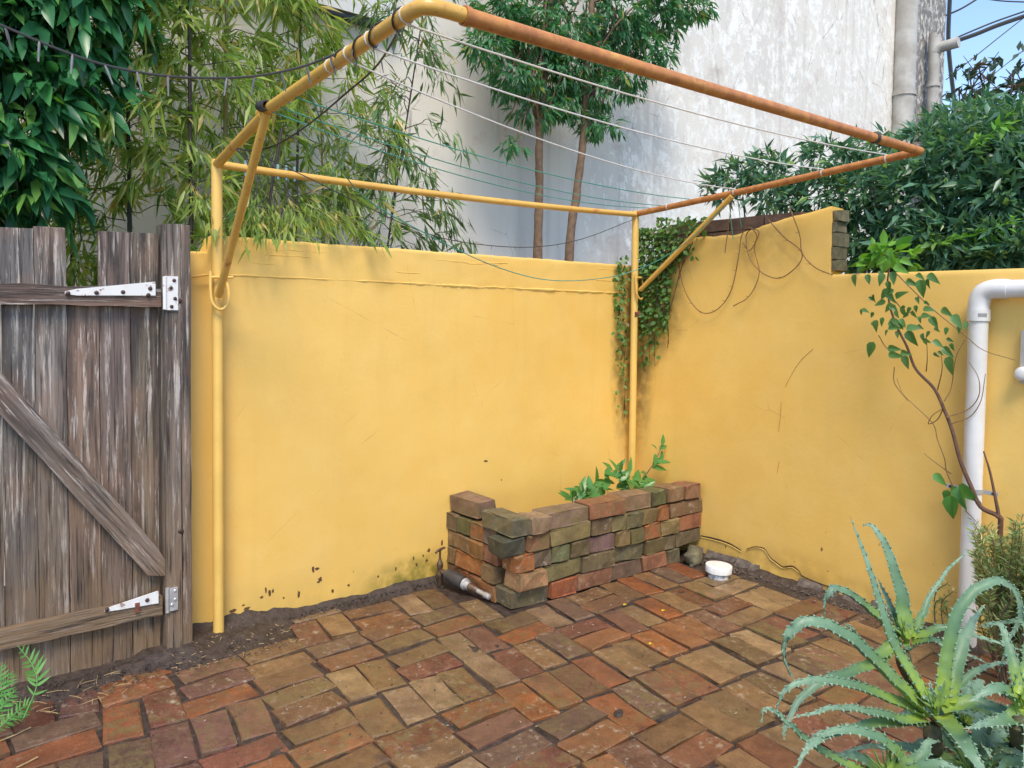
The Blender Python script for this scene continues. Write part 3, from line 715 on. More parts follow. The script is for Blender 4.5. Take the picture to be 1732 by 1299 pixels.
# ------------------------------------------------------------------ string lights
def light_string(label, path, n_b, blen, mat=None, rad=.0032, down=Vector((.15, 0, -1)), hue=None):
    t = thing('string_light', label, 'string lights', tuple(path[0]))
    P = [Vector(p) for p in path]; MB().tube(P, rad, 6).build('cable', mat or m_cable, t)
    tot = sum((P[i+1]-P[i]).length for i in range(len(P)-1)); step = tot/n_b; acc = step*.6; rr = random.Random(n_b)
    for i in range(len(P)-1):
        L = (P[i+1]-P[i]).length
        while acc < L:
            p = P[i].lerp(P[i+1], acc/L); d = (down+Vector((rr.uniform(-.35, .35), rr.uniform(-.35, .35), 0))).normalized()
            o = MB().tube([p, p+d*blen*.5, p+d*blen*.52, p+d*blen], [.0028*blen/.05, .003*blen/.05, .0026*blen/.05, .0018*blen/.05], 6).build('bulb', hue or m_bulb, t)
            acc += step
        acc -= L
pa = on_arm_left(575)
light_string('dark string of small bulbs swagging from the left edge to the arm', smooth_path([atD(-90, 10, 1.75), atD(0, 42, 1.8), atD(85, 78, 1.85), atD(170, 108, 1.9), atD(260, 126, 1.95), atD(340, 132, 2.0), atD(430, 129, 2.05), atD(510, 113, 2.1), tuple(pa+Vector((0, 0, .022)))], 6), 13, .052)
d_ = (C0-J).normalized(); sx_ = d_.cross(Vector((0, 0, 1))).normalized(); uz_ = sx_.cross(d_)
hx = []
ca, cb = on_arm_left(578), on_arm_left(690)
for i in range(61):
    a = i/60*2*math.pi*3.3+.6*math.sin(i*.23); hx.append(ca.lerp(cb, i/60)+(sx_*math.cos(a)+uz_*math.sin(a))*.0225)
light_string('dark string of bulbs wound round the arm near its bend', hx, 9, .030, rad=.0026, down=Vector((.3, .2, -1)))
light_string('dark string of bulbs sloping down from the arm bend to the left brace', smooth_path([tuple(cb), atD(640, 108, 2.2), atD(585, 158, 2.35), atD(520, 212, 2.55), atD(465, 246, 2.7), atD(425, 255, 2.8), atD(400, 252, 2.85), tuple(J.lerp(Vector((.985, YP-.045, 1.475)), .25))], 6), 10, .035)
light_string('thin string of bulbs hanging between the two posts above the wall', smooth_path([atY(430, 258, 3.2), atY(520, 300, 3.24), atY(620, 350, 3.25), atY(720, 394, 3.26), atY(800, 412, 3.26), atY(900, 418, 3.26), atY(985, 404, 3.26), tuple(A1+Vector((-.02, -.02, -.03)))], 5), 16, .022, rad=.0022)
def hang(label, pix, x, nb):
    light_string(label, smooth_path([atX(px, py, x) for px, py in pix], 6), nb, .022, m_oldcable, .0028, Vector((-.2, .9, .1)), m_oldcable)
hang('brown cable with nubs looping low over the right wall', [(1175, 385), (1148, 430), (1152, 470), (1165, 505), (1188, 529), (1215, 522), (1237, 490), (1250, 430), (1254, 400), (1266, 384), (1280, 400), (1268, 424), (1256, 410)], 3.605, 16)
hang('bare cable looping below the torn wall top', [(1300, 372), (1325, 400), (1355, 425), (1350, 448), (1320, 470), (1290, 462), (1268, 436), (1262, 400), (1272, 388), (1284, 394), (1276, 420), (1284, 462), (1268, 500), (1240, 518)], 3.60, 5)
hang('short cable end hanging by the brace on the right wall', [(1237, 345), (1232, 385), (1226, 428)], 3.59, 1)
hang('cable hanging from the raised wall top to the low coping', [(1335, 350), (1352, 395), (1357, 428), (1378, 452), (1408, 465)], 3.595, 5)

# ------------------------------------------------------------------ brick planter
PCOL = {'o': (.38, .145, .045), 'b': (.26, .145, .07), 'k': (.17, .125, .085), 'g': (.145, .13, .06), 'd': (.085, .095, .055), 'r': (.32, .135, .075), 'l': (.40, .25, .13), 'y': (.26, .19, .08), 'p': (.27, .165, .115)}
def planter():
    t = thing('brick_planter', 'low dry stacked planter of old mossy bricks in the corner', 'planter', (2.9, 3.0, 0))
    S = [brick_mesh('stretcher', .226, .108, .071, .006, .0045, 40+i) for i in range(6)]; Hd = [brick_mesh('header', .108, .108, .071, .007, .005, 60+i) for i in range(6)]
    for me in S+Hd: me.materials.append(m_brick)
    rr = random.Random(11)
    def put(me, x, y, z, rz, col):
        o = bpy.data.objects.new('brick', me); COL.objects.link(o); o.parent = t; o.matrix_parent_inverse = t.matrix_world.inverted()
        o.location = (x, y, z+.084); o.rotation_euler = (rr.gauss(0, .018), rr.gauss(0, .020), rz+rr.gauss(0, .035)); o.color = (*[q*rr.uniform(.85, 1.15) for q in PCOL[col]], 1)
        return o
    ch = .0885; YFR = 2.785
    # front face, bottom course first: (left px, right px, colour) read along each course
    rows = [[(866, 930, 'k'), (931, 977, 'o'), (977, 1033, 'r'), (1033, 1085, 'k'), (1087, 1126, 'r'), (1127, 1150, 'k')],
            [(873, 920, 'l'), (921, 984, 'y'), (985, 1040, 'g'), (1042, 1091, 'g'), (1092, 1122, 'g'), (1123, 1142, 'g'), (1143, 1184, 'k')],
            [(869, 903, 'o'), (903, 932, 'k'), (933, 964, 'g'), (965, 999, 'g'), (1000, 1042, 'p'), (1043, 1067, 'y'), (1067, 1089, 'g'), (1089, 1118, 'o'), (1119, 1148, 'y'), (1149, 1186, 'r')],
            [(850, 890, 'd'), (891, 931, 'b'), (932, 999, 'y'), (1000, 1036, 'k'), (1036, 1060, 'y'), (1060, 1088, 'g'), (1088, 1114, 'y'), (1114, 1133, 'o'), (1134, 1187, 'b')],
            [(869, 897, 'k'), (899, 928, 'l'), (928, 996, 'p'), (997, 1055, 'r'), (1057, 1105, 'p'), (1105, 1129, 'g'), (1130, 1157, 'b'), (1158, 1184, 'r')]]
    for r, row in enumerate(rows):
        z = -.004+r*ch
        for k, (a, c, col) in enumerate(row):
            py = 1015-31*r-.24*(a-866); x0 = float(atY(a, py, YFR)[0]); x1 = min(3.628, float(atY(c, py, YFR)[0])); L = x1-x0
            if r == 4 and k == 0: continue
            if k == 0 and r in (0, 2): x0 -= 0
            me = rr.choice(S if L > .16 else Hd); o = put(me, (x0+x1)/2, YFR+.060+rr.gauss(0, .005)+(-.014 if (r in (1, 2) and k == 0) else 0), z+.007*fbm((x0*2.4, r*.35, 1))*r*.4, 0 if rr.random() < .5 else math.pi, col)
            o.scale = ((L-.004)/(.226 if L > .16 else .108), 1.1, 1.165)
    # left return wall, seen from its outer face
    left = [[(.245, 'o'), (.12, 'o'), (.12, 'b')], [(.12, 'b'), (.235, 'o'), (.115, 'y')], [(.115, 'r'), (.12, 'o'), (.225, 'b')], [(.12, 'k'), (.115, 'o'), (.115, 'g'), (.11, 'k')], []]
    for r, row in enumerate(left):
        y = YFR+.122
        for (L, col) in row:
            o = put(rr.choice(S if L > .16 else Hd), 2.262+rr.gauss(0, .006), y+L/2, -.004+r*(ch+.0025), math.pi/2, col); o.scale = ((L-.004)/(.226 if L > .16 else .108), 1.1, 1.18); y += L
    o = put(S[1], 2.258, YFR+.118, -.004+4*ch, math.pi/2, 'k'); o.scale = (1.06, 1.12, 1.165)
    o = put(S[3], 2.275, 3.222, .004+4*(ch+.0025), math.pi/2+.08, 'p'); o.scale = (1.06, 1.12, 1.2)
    # soil inside
    b = MB(); nx, ny = 40, 16; vs = []
    for j in range(ny+1):
        for i in range(nx+1):
            x = 2.30+1.32*i/nx; y = 2.895+.445*j/ny; vs.append((x, y, .255+.02*fbm((x, y, 0), 9)))
    b.add(vs, [(j*(nx+1)+i, j*(nx+1)+i+1, (j+1)*(nx+1)+i+1, (j+1)*(nx+1)+i) for j in range(ny) for i in range(nx)])
    tag(b.build('soil', m_soil, t), kind='stuff')
planter()
def rock(name, label, cat, c, r, mat, seed, flat=.7):
    import bmesh
    bm = bmesh.new(); bmesh.ops.create_icosphere(bm, subdivisions=3, radius=1)
    for v in bm.verts:
        n = v.co.copy(); k = 1+.30*noise.fractal(n*1.3+Vector((seed, 0, 0)), 1, 2, 3); v.co = Vector((n.x*r[0]*k, n.y*r[1]*k, max(n.z*r[2]*k, -r[2]*flat)))
    me = bpy.data.meshes.new(name); bm.to_mesh(me); bm.free(); o = link(name, me, mat); o.location = (c[0], c[1], c[2]+r[2]*flat); o.rotation_euler = (0, 0, .5)
    return tag(o, label, cat)
p = atZ(1160, 950, .0); rock('stone', 'mossy grey stone leaning at the right end of the planter', 'stone', (3.50, 2.735, -.012), (.085, .05, .06), m_stone, 3)
p = atZ(1046, 1207, 0); rock('debris_clump', 'dark clump of dirt on a large paver', 'debris', (p[0], p[1], -.003), (.026, .016, .0065), m_soil, 9)

# ------------------------------------------------------------------ tap
def tap():
    t = thing('garden_tap', 'brass garden tap with black hose fitting lying at the planter foot', 'tap', (2.11, 3.27, 0))
    bx, by = 2.112, 3.275
    MB().lathe((bx, by, -.02), (0, 0, 1), [(0, .015), (.06, .015), (.065, .019), (.085, .020), (.095, .014), (.11, .014), (.118, .017), (.135, .016), (.15, .009), (.16, .007)], 14).build('body', m_tap, t)
    MB().tube([(bx, by, .135), (bx, by, .185)], .0055, 10).build('spindle', m_tap, t)
    MB().tube([(bx-.032, by-.008, .176), (bx-.02, by-.005, .183), (bx, by, .186), (bx+.02, by+.005, .189), (bx+.034, by+.008, .188)], [.006, .0065, .008, .0065, .006], 10).build('handle', m_tap, t)
    a = Vector((bx+.002, by-.01, .075)); e = Vector((2.186, 2.93, .022)); d = (e-a)
    P = lambda s: a+d*s
    MB().tube([P(0), P(.12)], .014, 12).build('spout', m_tap, t)
    MB().lathe(P(.10), d, [(0, .018), (.01, .030), (.06, .036), (.10, .036), (.125, .033), (.128, .026)], 18).build('hose_fitting', m_blackpl, t)
    MB().lathe(P(.37), d, [(0, .0245), (.035, .0245), (.038, .030), (.05, .030), (.055, .023), (.075, .022)], 18).build('fitting_ring', m_gal, t)
    MB().lathe(P(.56), d, [(0, .020), (.06, .019), (.065, .016)], 16).build('coupling', m_tap, t)
    MB().lathe(P(.73), d, [(0, .013), (.05, .012), (.055, .016), (.085, .015), (.09, .009)], 14).build('nozzle', m_gal, t)
tap()
def drain_cap():
    p = atZ(1215, 975, 0); x, y = float(p[0]), float(p[1])
    t = thing('drain_cap', 'round white plastic cap on a low black pipe by the wall', 'drain cap', (x, y, 0))
    MB().lathe((x, y, -.02), (0, 0, 1), [(0, .057), (.052, .056)], 28).build('pipe', m_torn, t)
    MB().lathe((x, y, .028), (0.03, -.02, 1), [(0, .0705), (.033, .0715), (.0365, .0695), (.038, .062), (.0372, .030), (.037, .002)], 36).build('cap', m_whitecap, t)
drain_cap()

# ------------------------------------------------------------------ white downpipe and wall fitting
XPIPE = 3.575
def downpipe():
    yp = float(atX(1655, 540, XPIPE)[1]); yb = float(atX(1640, 960, XPIPE)[1]); zt = float(atX(1690, 489, XPIPE)[2])
    t = thing('downpipe', 'white plastic downpipe with an elbow turning right along the wall', 'downpipe', (XPIPE, yp, 0)); r = .038
    MB().tube([(XPIPE, yb, -.04), (XPIPE, yp, zt-.10)], r, 22).build('pipe', m_pvc, t)
    el = [(XPIPE, yp, zt-.115), (XPIPE, yp, zt-.055), (XPIPE, yp-.016, zt-.016), (XPIPE, yp-.055, zt), (XPIPE, yp-.11, zt)]
    MB().tube(smooth_path(el, 5), r+.0035, 22).build('elbow', m_pvc, t)
    MB().tube([(XPIPE, yp, zt-.135), (XPIPE, yp, zt-.085)], r+.0065, 22).build('coupling', m_pvc, t)
    MB().tube([(XPIPE, yp-.10, zt), (XPIPE, yp-1.3, zt+.006)], r, 22).build('pipe', m_pvc, t)
    st = MB(); 
    for i in range(9):
        a = R_(198+i*5); st.add([(XPIPE+(r+.0072)*math.cos(a+q[0]), yp+(r+.0072)*math.sin(a+q[0]), zt-.118+q[1]) for q in ((0, 0), (.05, 0), (.05, .016), (0, .016))], [(0, 1, 2, 3)])
    st.build('stamped_mark', plain('grey_print', (.18, .18, .19), .6), t, False)
    zc = float(atX(1640, 828, XPIPE)[2])
    MB().tube([(XPIPE, yp-.002, zc-.010), (XPIPE, yp-.002, zc+.010)], r+.004, 22).build('clamp', m_gal, t)
    for s in (-1, 1):
        MB().box((XPIPE-.0, yp+s*.075-.028, zc-.009), (XPIPE+.004, yp+s*.075+.028, zc+.009)).build('clamp_ear', m_gal, t, False)
        bolt((XPIPE, yp+s*.085, zc), (-1, 0, 0), .007, .008, m_bolt, t)
downpipe()
def fitting():
    p = atX(1716, 632, 3.57); x, y, z = map(float, p)
    t = thing('wall_fitting', 'pale grey rounded fitting on the wall at the right edge', 'fitting', (XR, y, z))
    MB().box((3.600, y-.11, z-.04), (3.640, y-.008, z+.18)).build('back_plate', m_gpipe, t, False)
    MB().lathe((3.600, y-.025, z), (-1, 0, 0), [(0, .030), (.02, .030), (.03, .024), (.034, .012)], 20).build('knob', m_pvc, t)
fitting()

# ------------------------------------------------------------------ foliage generators
def stem_mesh(mb, pts, r0, r1, n=6):
    m = len(pts); mb.tube(pts, [r0+(r1-r0)*i/(m-1) for i in range(m)], n)
def spray_leaves(P, D, k, L, Wd, spread, down=.5, st=((.42, .5),), fold=.25, droop=.18):
    """k leaves fanned out from each point P along D"""
    N = len(P); P = np.repeat(np.asarray(P), k, 0); D = np.repeat(np.asarray(D), k, 0)
    d = D+rng.normal(size=(N*k, 3))*spread; d[:, 2] -= down*rng.random(N*k)
    n = rng.normal(size=(N*k, 3))*.6+np.array([0, 0, 1.]); l = L*rng.uniform(.45, 1.3, N*k)
    return leaves(P+rng.normal(size=(N*k, 3))*.012, d, n, l, Wd*l/L*rng.uniform(.8, 1.2, N*k), st, fold, droop)
def bamboo(label, base, top, n_br, blen, z0, matl, matc, r=.013, lean=.02, leafL=.125, kk=8, fwd=0., xlim=None, seed=0):
    rr = random.Random(seed); base = np.array(base, float); top = np.array(top, float)
    t = thing('bamboo', label, 'bamboo', tuple(base))
    n = 26; C = []
    for i in range(n+1):
        s = i/n; q = base+(top-base)*s+np.array([lean*math.sin(s*3+seed), lean*math.cos(s*2.3+seed)*.5, 0]); C.append(q)
    mb = MB(); rs = [r*(1-.55*i/n)*(1.18 if i % 4 == 0 else 1) for i in range(n+1)]; mb.tube(C, rs, 8)
    mb.build('culm', matc, t)
    P = []; D = []; tw = MB()
    for b in range(n_br):
        z = z0+(top[2]-z0)*((b+rr.random())/n_br); s = (z-base[2])/(top[2]-base[2]); s = min(max(s, 0), 1)
        q = base+(top-base)*s; a = rr.uniform(0, 2*math.pi); ln = blen*rr.uniform(.5, 1.15)
        h = np.array([math.cos(a)*1.15, math.sin(a)*.45-fwd*.5, 0]); pts = [q]
        for k in range(1, 7):
            u = k/6; pts.append(q+h*ln*u+np.array([0, 0, ln*(.55*u-.85*u*u)])+np.array([rr.gauss(0, .015), rr.gauss(0, .015), rr.gauss(0, .015)]))
        for p in pts:
            p[1] = min(p[1], YF-.1)
            if p[2] < 1.80: p[1] = max(p[1], 3.53)
        stem_mesh(tw, smooth_path(pts, 2), .0032, .0012, 4)
        for k in range(1, 7):
            for _ in range(2 if k > 2 else 1):
                P.append(np.array(pts[k])+rng.normal(size=3)*.03); dd = np.array(pts[k])-np.array(pts[k-1]); dd /= np.linalg.norm(dd)+1e-6; D.append(dd+np.array([0, 0, -.25]))
    tw.build('twigs', m_barkd, t)
    V, T = spray_leaves(P, D, kk, leafL, .0165, .55, .65)
    # keep clear of the facade and of the yard wall
    Vr = V.reshape(-1, 5, 3); ok = (Vr[:, :, 1].max(1) < YF-.03) & ~((Vr[:, :, 2].min(1) < 1.75) & (Vr[:, :, 1].min(1) < 3.49) & (Vr[:, :, 1].max(1) > 3.33))
    V = Vr[ok].reshape(-1, 3); m = ok.sum()
    Tn = (np.arange(m)[:, None, None]*5+np.array([(0, 2, 1), (0, 3, 2), (1, 2, 4), (2, 3, 4)])[None]).reshape(-1, 3)
    link('foliage', np_mesh('foliage', [(V, Tn)]), matl, t)
    return t
def bpx(px, y): return float(atY(px, 300, y)[0])
bl = [('bamboo with a yellow culm standing tall left of the clothes line arm', 362, 4.0, m_culm, .017, 0, 34, .46, 1.55),
      ('bamboo with a dark culm above the gap in the gate', 207, 3.85, m_barkd, .012, 1, 34, .42, 1.6),
      ('bamboo right behind the gate post', 318, 3.75, m_barkd, .012, 2, 32, .40, 1.5),
      ('leafy bamboo above the left end of the yellow wall', 440, 4.15, m_culm, .011, 3, 32, .46, 1.5),
      ('bamboo arching over the wall right of the left post', 500, 3.95, m_barkd, .010, 4, 26, .46, 1.5),
      ('bamboo behind the dark climber at the left edge', 120, 4.1, m_barkd, .012, 5, 30, .45, 1.5),
      ('bamboo leaning against the pale facade near the weatherboards', 560, 4.3, m_culm, .009, 6, 16, .42, 1.9)]
for (lb, px, y, mc, r, sd_, nb, bl_, z0) in bl:
    x = bpx(px, y); tilt = {0: .05, 1: .02, 2: .02, 3: .1, 4: .02, 5: 0, 6: -.15}[sd_]
    bamboo(lb, (x, y, 0), (x+tilt, y-.05, 3.9), int(nb*(1.15 if sd_ in (0, 1, 2, 5) else .8)), bl_, z0, m_bam, mc, r, seed=sd_, fwd=.5 if sd_ in (2, 3, 4) else 0)
# sparse darker bamboo in front of the facade
b0 = atY(655, 420, 3.95); b1 = atY(728, -60, 3.85); dxz = (b1-b0)/(b1[2]-b0[2]); base = b0-dxz*(b0[2])
bamboo('sparse bamboo on a thin dark slanting stem before the grey facade', (base[0], base[1], 0), tuple(b1), 24, .50, 1.75, m_bam2, m_barkd, .008, .0, .12, 4, seed=21)
b0 = atY(600, 420, 4.1); bamboo('short feathery bamboo with drooping tips above the middle of the wall', (b0[0]+.02, 4.1, 0), (b0[0]+.25, 4.0, 2.55), 16, .50, 1.6, m_bam2, m_barkd, .007, .02, .12, 4, seed=23, fwd=.6)

# ---- cloud foliage inside ellipsoids
def cloud(ells, n, shell=.55):
    vol = np.array([e[1][0]*e[1][1]*e[1][2] for e in ells])**.8; pr = vol/vol.sum(); idx = rng.choice(len(ells), n, p=pr); u = unit(n); r = (shell+(1-shell)*rng.random(n))**.5*(.75+.35*rng.random(n))
    c = np.array([e[0] for e in ells])[idx]; s = np.array([e[1] for e in ells])[idx]
    return c+u*s*r[:, None], u
def filt(V, m, keep):
    Vr = V.reshape(-1, m, 3); return Vr[keep(Vr)].reshape(-1, 3)
def tris_for(nv, m, st):
    k = len(st); T = [(0, 2, 1), (0, 3, 2)]
    for i in range(k-1):
        a = 1+3*i; b = a+3; T += [(a, a+1, b+1), (a, b+1, b), (a+1, a+2, b+2), (a+1, b+2, b+1)]
    a = 1+3*(k-1); T += [(a, a+1, m-1), (a+1, a+2, m-1)]
    return (np.arange(nv)[:, None, None]*m+np.array(T)[None]).reshape(-1, 3)
OV = ((.22, .40), (.55, .46))
def foliage(name, P, D, k, L, Wd, spread, down, mat, parent, st=((.42, .5),), keep=None, fold=.25, droop=.18):
    V, T = spray_leaves(P, D, k, L, Wd, spread, down, st, fold, droop); m = 2+3*len(st)
    if keep is not None: V = filt(V, m, keep); T = tris_for(len(V)//m, m, st)
    return link(name, np_mesh(name, [(V, T)]), mat, parent)

# drooping tips that hang over the wall top
t = thing('bamboo', 'drooping bamboo tips hanging over the top of the yellow wall', 'bamboo', (1.3, 3.62, 0)); mb = MB(); P = []; D = []; rr = random.Random(77)
mb.tube(smooth_path([(1.3, 3.62, 0), (1.28, 3.62, 1.2), (1.33, 3.6, 1.9), (1.4, 3.62, 2.3)], 5), .007, 6)
for px in list(range(345, 470, 9))+list(range(470, 640, 13)):
    e = np.array(atY(px, rr.uniform(372, 412), rr.uniform(3.26, 3.32))); b = np.array([1.34+rr.uniform(-.05, .08), 3.6, rr.uniform(1.8, 2.25)]); m = np.array([(b[0]+e[0])/2, 3.48, max(e[2]+.10, 1.86)])
    sp = smooth_path([tuple(b), tuple(m), tuple(e)], 6); stem_mesh(mb, sp, .0022, .001, 4); sp = np.array(sp)
    for q in sp[5:]: P.append(q); D.append((sp[-1]-sp[-3])/np.linalg.norm(sp[-1]-sp[-3])+np.array([0, 0, -.5]))
mb.build('stems', m_barkd, t)
foliage('foliage', P, D, 3, .095, .013, .45, .5, m_bam, t, keep=lambda v: (v[:, :, 2].min(1) > 1.745) | (v[:, :, 1].max(1) < 3.325))
# dark climber, top left
t = thing('climber', 'dense dark green climber with broad drooping leaves at the upper left', 'climber', (.1, 3.7, 0))
E = []
for (px, py, y, rx, rz) in ((20, 60, 3.6, .26, .32), (110, 40, 3.6, .24, .28), (40, 180, 3.55, .26, .26), (130, 150, 3.6, .16, .22), (10, 300, 3.5, .20, .22), (60, 330, 3.5, .15, .16), (-100, 100, 3.6, .3, .5), (-110, 300, 3.6, .25, .3), (180, -30, 3.6, .25, .25), (60, -60, 3.6, .35, .3)):
    q = atY(px, py, y); E.append((q, (rx, .20, rz)))
P, U_ = cloud(E, 1300, .3); U_[:, 2] -= .7; U_[:, 1] -= .5
foliage('foliage', P, U_, 3, .130, .040, .5, .9, m_climb, t, ((.12, .30), (.35, .5), (.68, .33)), lambda v: (v[:, :, 1].max(1) < YF-.05) & ~((v[:, :, 2].min(1) < 1.75) & (v[:, :, 1].min(1) < 3.31)))
mb = MB()
for i in range(14):
    a = atY(random.uniform(-80, 190), random.uniform(-40, 60), 3.55); c = a+np.array([random.uniform(-.1, .1), random.uniform(-.1, .05), -random.uniform(.4, 1.0)]); mb.tube(smooth_path([a, (a+c)/2+rng.normal(size=3)*.05, c], 5), .003, 5)
mb.build('stems', m_barkd, t)
mb = MB(); stem_mesh(mb, [(.0, 3.75, 0), (.03, 3.72, 1.2), (-.02, 3.68, 2.2), (.05, 3.65, 3.0)], .03, .012, 8); mb.build('trunk', m_bark, t)

# slender tree with two trunks
def slender(label, pix, yb, seed, E, nleaf):
    pts = [atY(px, py, y) for px, py, y in pix]; p0 = np.array(pts[0]); base = np.array([p0[0]-.02, p0[1], 0])
    t = thing('tree', label, 'tree', tuple(base)); mb = MB(); path = smooth_path([tuple(base)]+[tuple(p) for p in pts], 8)
    r0 = .036; n = len(path); mb.tube([np.array(p)+np.array([.006*fbm((i*.3, seed, 0)), 0, 0]) for i, p in enumerate(path)], [r0*(1-.5*i/n)*(1+.06*math.sin(i*1.7)) for i in range(n)], 10)
    mb.build('trunk', m_bark, t); br = MB(); rr = random.Random(seed)
    El = [(np.array(atY(*e[:3])), e[3]) for e in E]
    for c, s in El:
        for _ in range(3):
            k = rr.randint(n//2, n-1); q = np.array(path[k]); e = c+rng.normal(size=3)*np.array(s)*.5; br.tube(smooth_path([q, (q+e)/2+np.array([0, 0, .06]), e], 4), [.010, .0095, .009, .008, .007, .006, .005, .004, .003], 5)
    br.build('branches', m_bark, t)
    P, U2 = cloud(El, nleaf, .25); U2[:, 2] -= .55
    foliage('crown', P, U2, 7, .085, .019, .62, .75, m_maple, t, keep=lambda v: (v[:, :, 1].max(1) < YF-.03) & (v[:, :, 1].min(1) > 3.5), droop=.3)
slender('slender tree on the right of two trunks, its dark crown under the rail', [(963, 440, 4.05), (975, 330, 4.05), (986, 240, 4.03), (990, 140, 4.0), (1000, 20, 4.0), (1005, -120, 4.0)], 4.05, 5,
        [(1050, 60, 4.05, (.30, .22, .20)), (1120, 25, 4.05, (.28, .22, .16)), (980, 100, 4.0, (.28, .22, .20)), (1010, 160, 4.0, (.22, .2, .13)), (1060, 130, 4.0, (.22, .2, .16)), (1100, -60, 4.0, (.5, .25, .25)), (1170, 10, 4.05, (.24, .2, .13)), (1010, 215, 4.0, (.18, .15, .08)), (1100, 90, 4.0, (.2, .2, .14)), (1040, 20, 4.0, (.3, .2, .2))], 1050)
slender('slender tree on the left of two trunks with a few yellowing leaves', [(909, 440, 4.12), (912, 330, 4.12), (912, 250, 4.1), (920, 150, 4.1), (930, 20, 4.1), (935, -120, 4.1)], 4.12, 6,
        [(900, 60, 4.1, (.26, .2, .22)), (850, 30, 4.1, (.24, .2, .16)), (930, 130, 4.1, (.22, .2, .18)), (870, 130, 4.05, (.20, .18, .13)), (905, 190, 4.05, (.18, .16, .10)), (900, -80, 4.1, (.5, .22, .25)), (950, 180, 4.1, (.18, .18, .10)), (870, 245, 4.0, (.07, .08, .06)), (820, 80, 4.05, (.16, .15, .12)), (960, 40, 4.05, (.25, .2, .2))], 900)

# hedge-like climber behind the right wall
t = thing('climber', 'dark green leafy climber massed behind the right wall', 'climber', (4.4, 1.6, 0)); E = []
for (px, py, x, ry, rz) in ((1220, 320, 3.9, .12, .09), (1250, 300, 3.9, .12, .09), (1310, 330, 3.85, .16, .10), (1300, 295, 4.0, .16, .14), (1380, 330, 3.9, .2, .16), (1400, 270, 4.0, .16, .12), (1450, 390, 3.95, .12, .16), (1450, 330, 4.0, .2, .18), (1470, 270, 4.2, .2, .16), (1530, 330, 4.0, .2, .22), (1560, 260, 4.3, .2, .2), (1610, 300, 4.1, .22, .25), (1660, 250, 4.3, .25, .25), (1690, 340, 4.0, .2, .25), (1730, 260, 4.2, .25, .28), (1600, 400, 3.95, .2, .15), (1700, 420, 3.9, .2, .12), (1520, 410, 3.95, .15, .12), (1790, 330, 4.1, .3, .35), (1860, 280, 4.2, .3, .4), (1640, 210, 4.6, .25, .14), (1435, 420, 3.95, .12, .10), (1560, 440, 3.92, .2, .08), (1650, 445, 3.92, .2, .09), (1730, 440, 3.9, .2, .1), (1480, 435, 3.92, .12, .08), (1640, 420, 4.2, .3, .2), (1740, 400, 4.3, .3, .25), (1560, 410, 4.3, .3, .2)):
    q = atX(px, py, x); E.append((q, (.16, ry, rz)))
P, U2 = cloud(E, 3000, .3); U2[:, 0] -= .5
foliage('foliage', P, U2, 6, .084, .023, .75, .45, m_hedge, t, keep=lambda v: (v[:, :, 0].min(1) > 3.78) | ((v[:, :, 2].min(1) > 1.70) & (v[:, :, 1].max(1) < 1.98)) | (v[:, :, 2].min(1) > 2.0))
mb = MB()
for i in range(14):
    e = random.choice(E)[0]; s = np.array([random.uniform(4.3, 4.6), e[1]+random.uniform(-.3, .3), 0.]); mb.tube(smooth_path([s, (s+e)/2+rng.normal(size=3)*.1, e+rng.normal(size=3)*.12], 5), .005, 5)
mb.build('stems', m_barkd, t)
# pale shoots
for (lb, pix, x) in (('pale green shoot arching over the dark climber at the right edge', [(1560, 420), (1600, 408), (1650, 396), (1700, 380), (1745, 372)], 3.80), ('yellow tipped shoot rising diagonally from the dark climber', [(1630, 255), (1655, 240), (1680, 222), (1705, 205)], 3.95)):
    pts = [atX(px, py, x) for px, py in pix]; t = thing('shoot', lb, 'plant shoot', tuple(pts[0])); mb = MB(); sp = smooth_path(pts, 5); stem_mesh(mb, sp, .004, .0015, 5); mb.build('stem', m_lime, t)
    P = np.array(sp[2:]); D = np.gradient(P, axis=0); D /= np.linalg.norm(D, axis=1, keepdims=True); foliage('leaves', P, D*.7, 3, .055, .018, .6, .1, m_lime, t)
t = thing('shrub', 'bright lime green young leaves above the low wall top', 'shrub', tuple(atX(1495, 455, 3.72))); q = atX(1495, 430, 3.70)
mb = MB(); stem_mesh(mb, [(3.76, q[1], .0), (3.76, q[1]-.02, 1.2), (3.74, q[1], 1.68), tuple(q)], .008, .003, 6); mb.build('stem', m_barkr, t)
P, U2 = cloud([(q, (.06, .09, .06)), (atX(1475, 450, 3.69), (.05, .06, .04)), (atX(1530, 440, 3.72), (.05, .05, .04))], 60, .2); foliage('leaves', P, U2, 2, .075, .042, .5, .5, m_lime, t, OV, keep=lambda v: (v[:, :, 2].min(1) > 1.645) | (v[:, :, 0].min(1) > 3.76))
# far tree against the sky
t = thing('tree', 'distant dark twiggy tree against the blue sky', 'tree', (10.5, 2.6, 0)); mb = MB(); rr = random.Random(8); P = []
root = np.array(atD(1668, 260, 9.0)); stem_mesh(mb, [(root[0], root[1], 0), tuple(root)], .10, .05, 8); tips = []
for (px, py) in ((1610, 175), (1622, 150), (1640, 120), (1655, 108), (1665, 135), (1680, 150), (1700, 165), (1715, 120), (1728, 150), (1745, 130), (1690, 185), (1640, 190), (1725, 195), (1620, 200), (1660, 205)):
    e = np.array(atD(px, py, 9+rr.uniform(-.5, .5))); pt = smooth_path([root, (root+e)/2+rng.normal(size=3)*.12, e], 6); stem_mesh(mb, pt, .030, .006, 5); P += [np.array(q) for q in pt[5:]]
    for k in range(5):
        q = np.array(pt[rr.randint(4, len(pt)-1)]); e2 = q+rng.normal(size=3)*.22; stem_mesh(mb, [tuple(q), tuple((q+e2)/2), tuple(e2)], .010, .004, 4); P += [e2, (q+e2)/2]
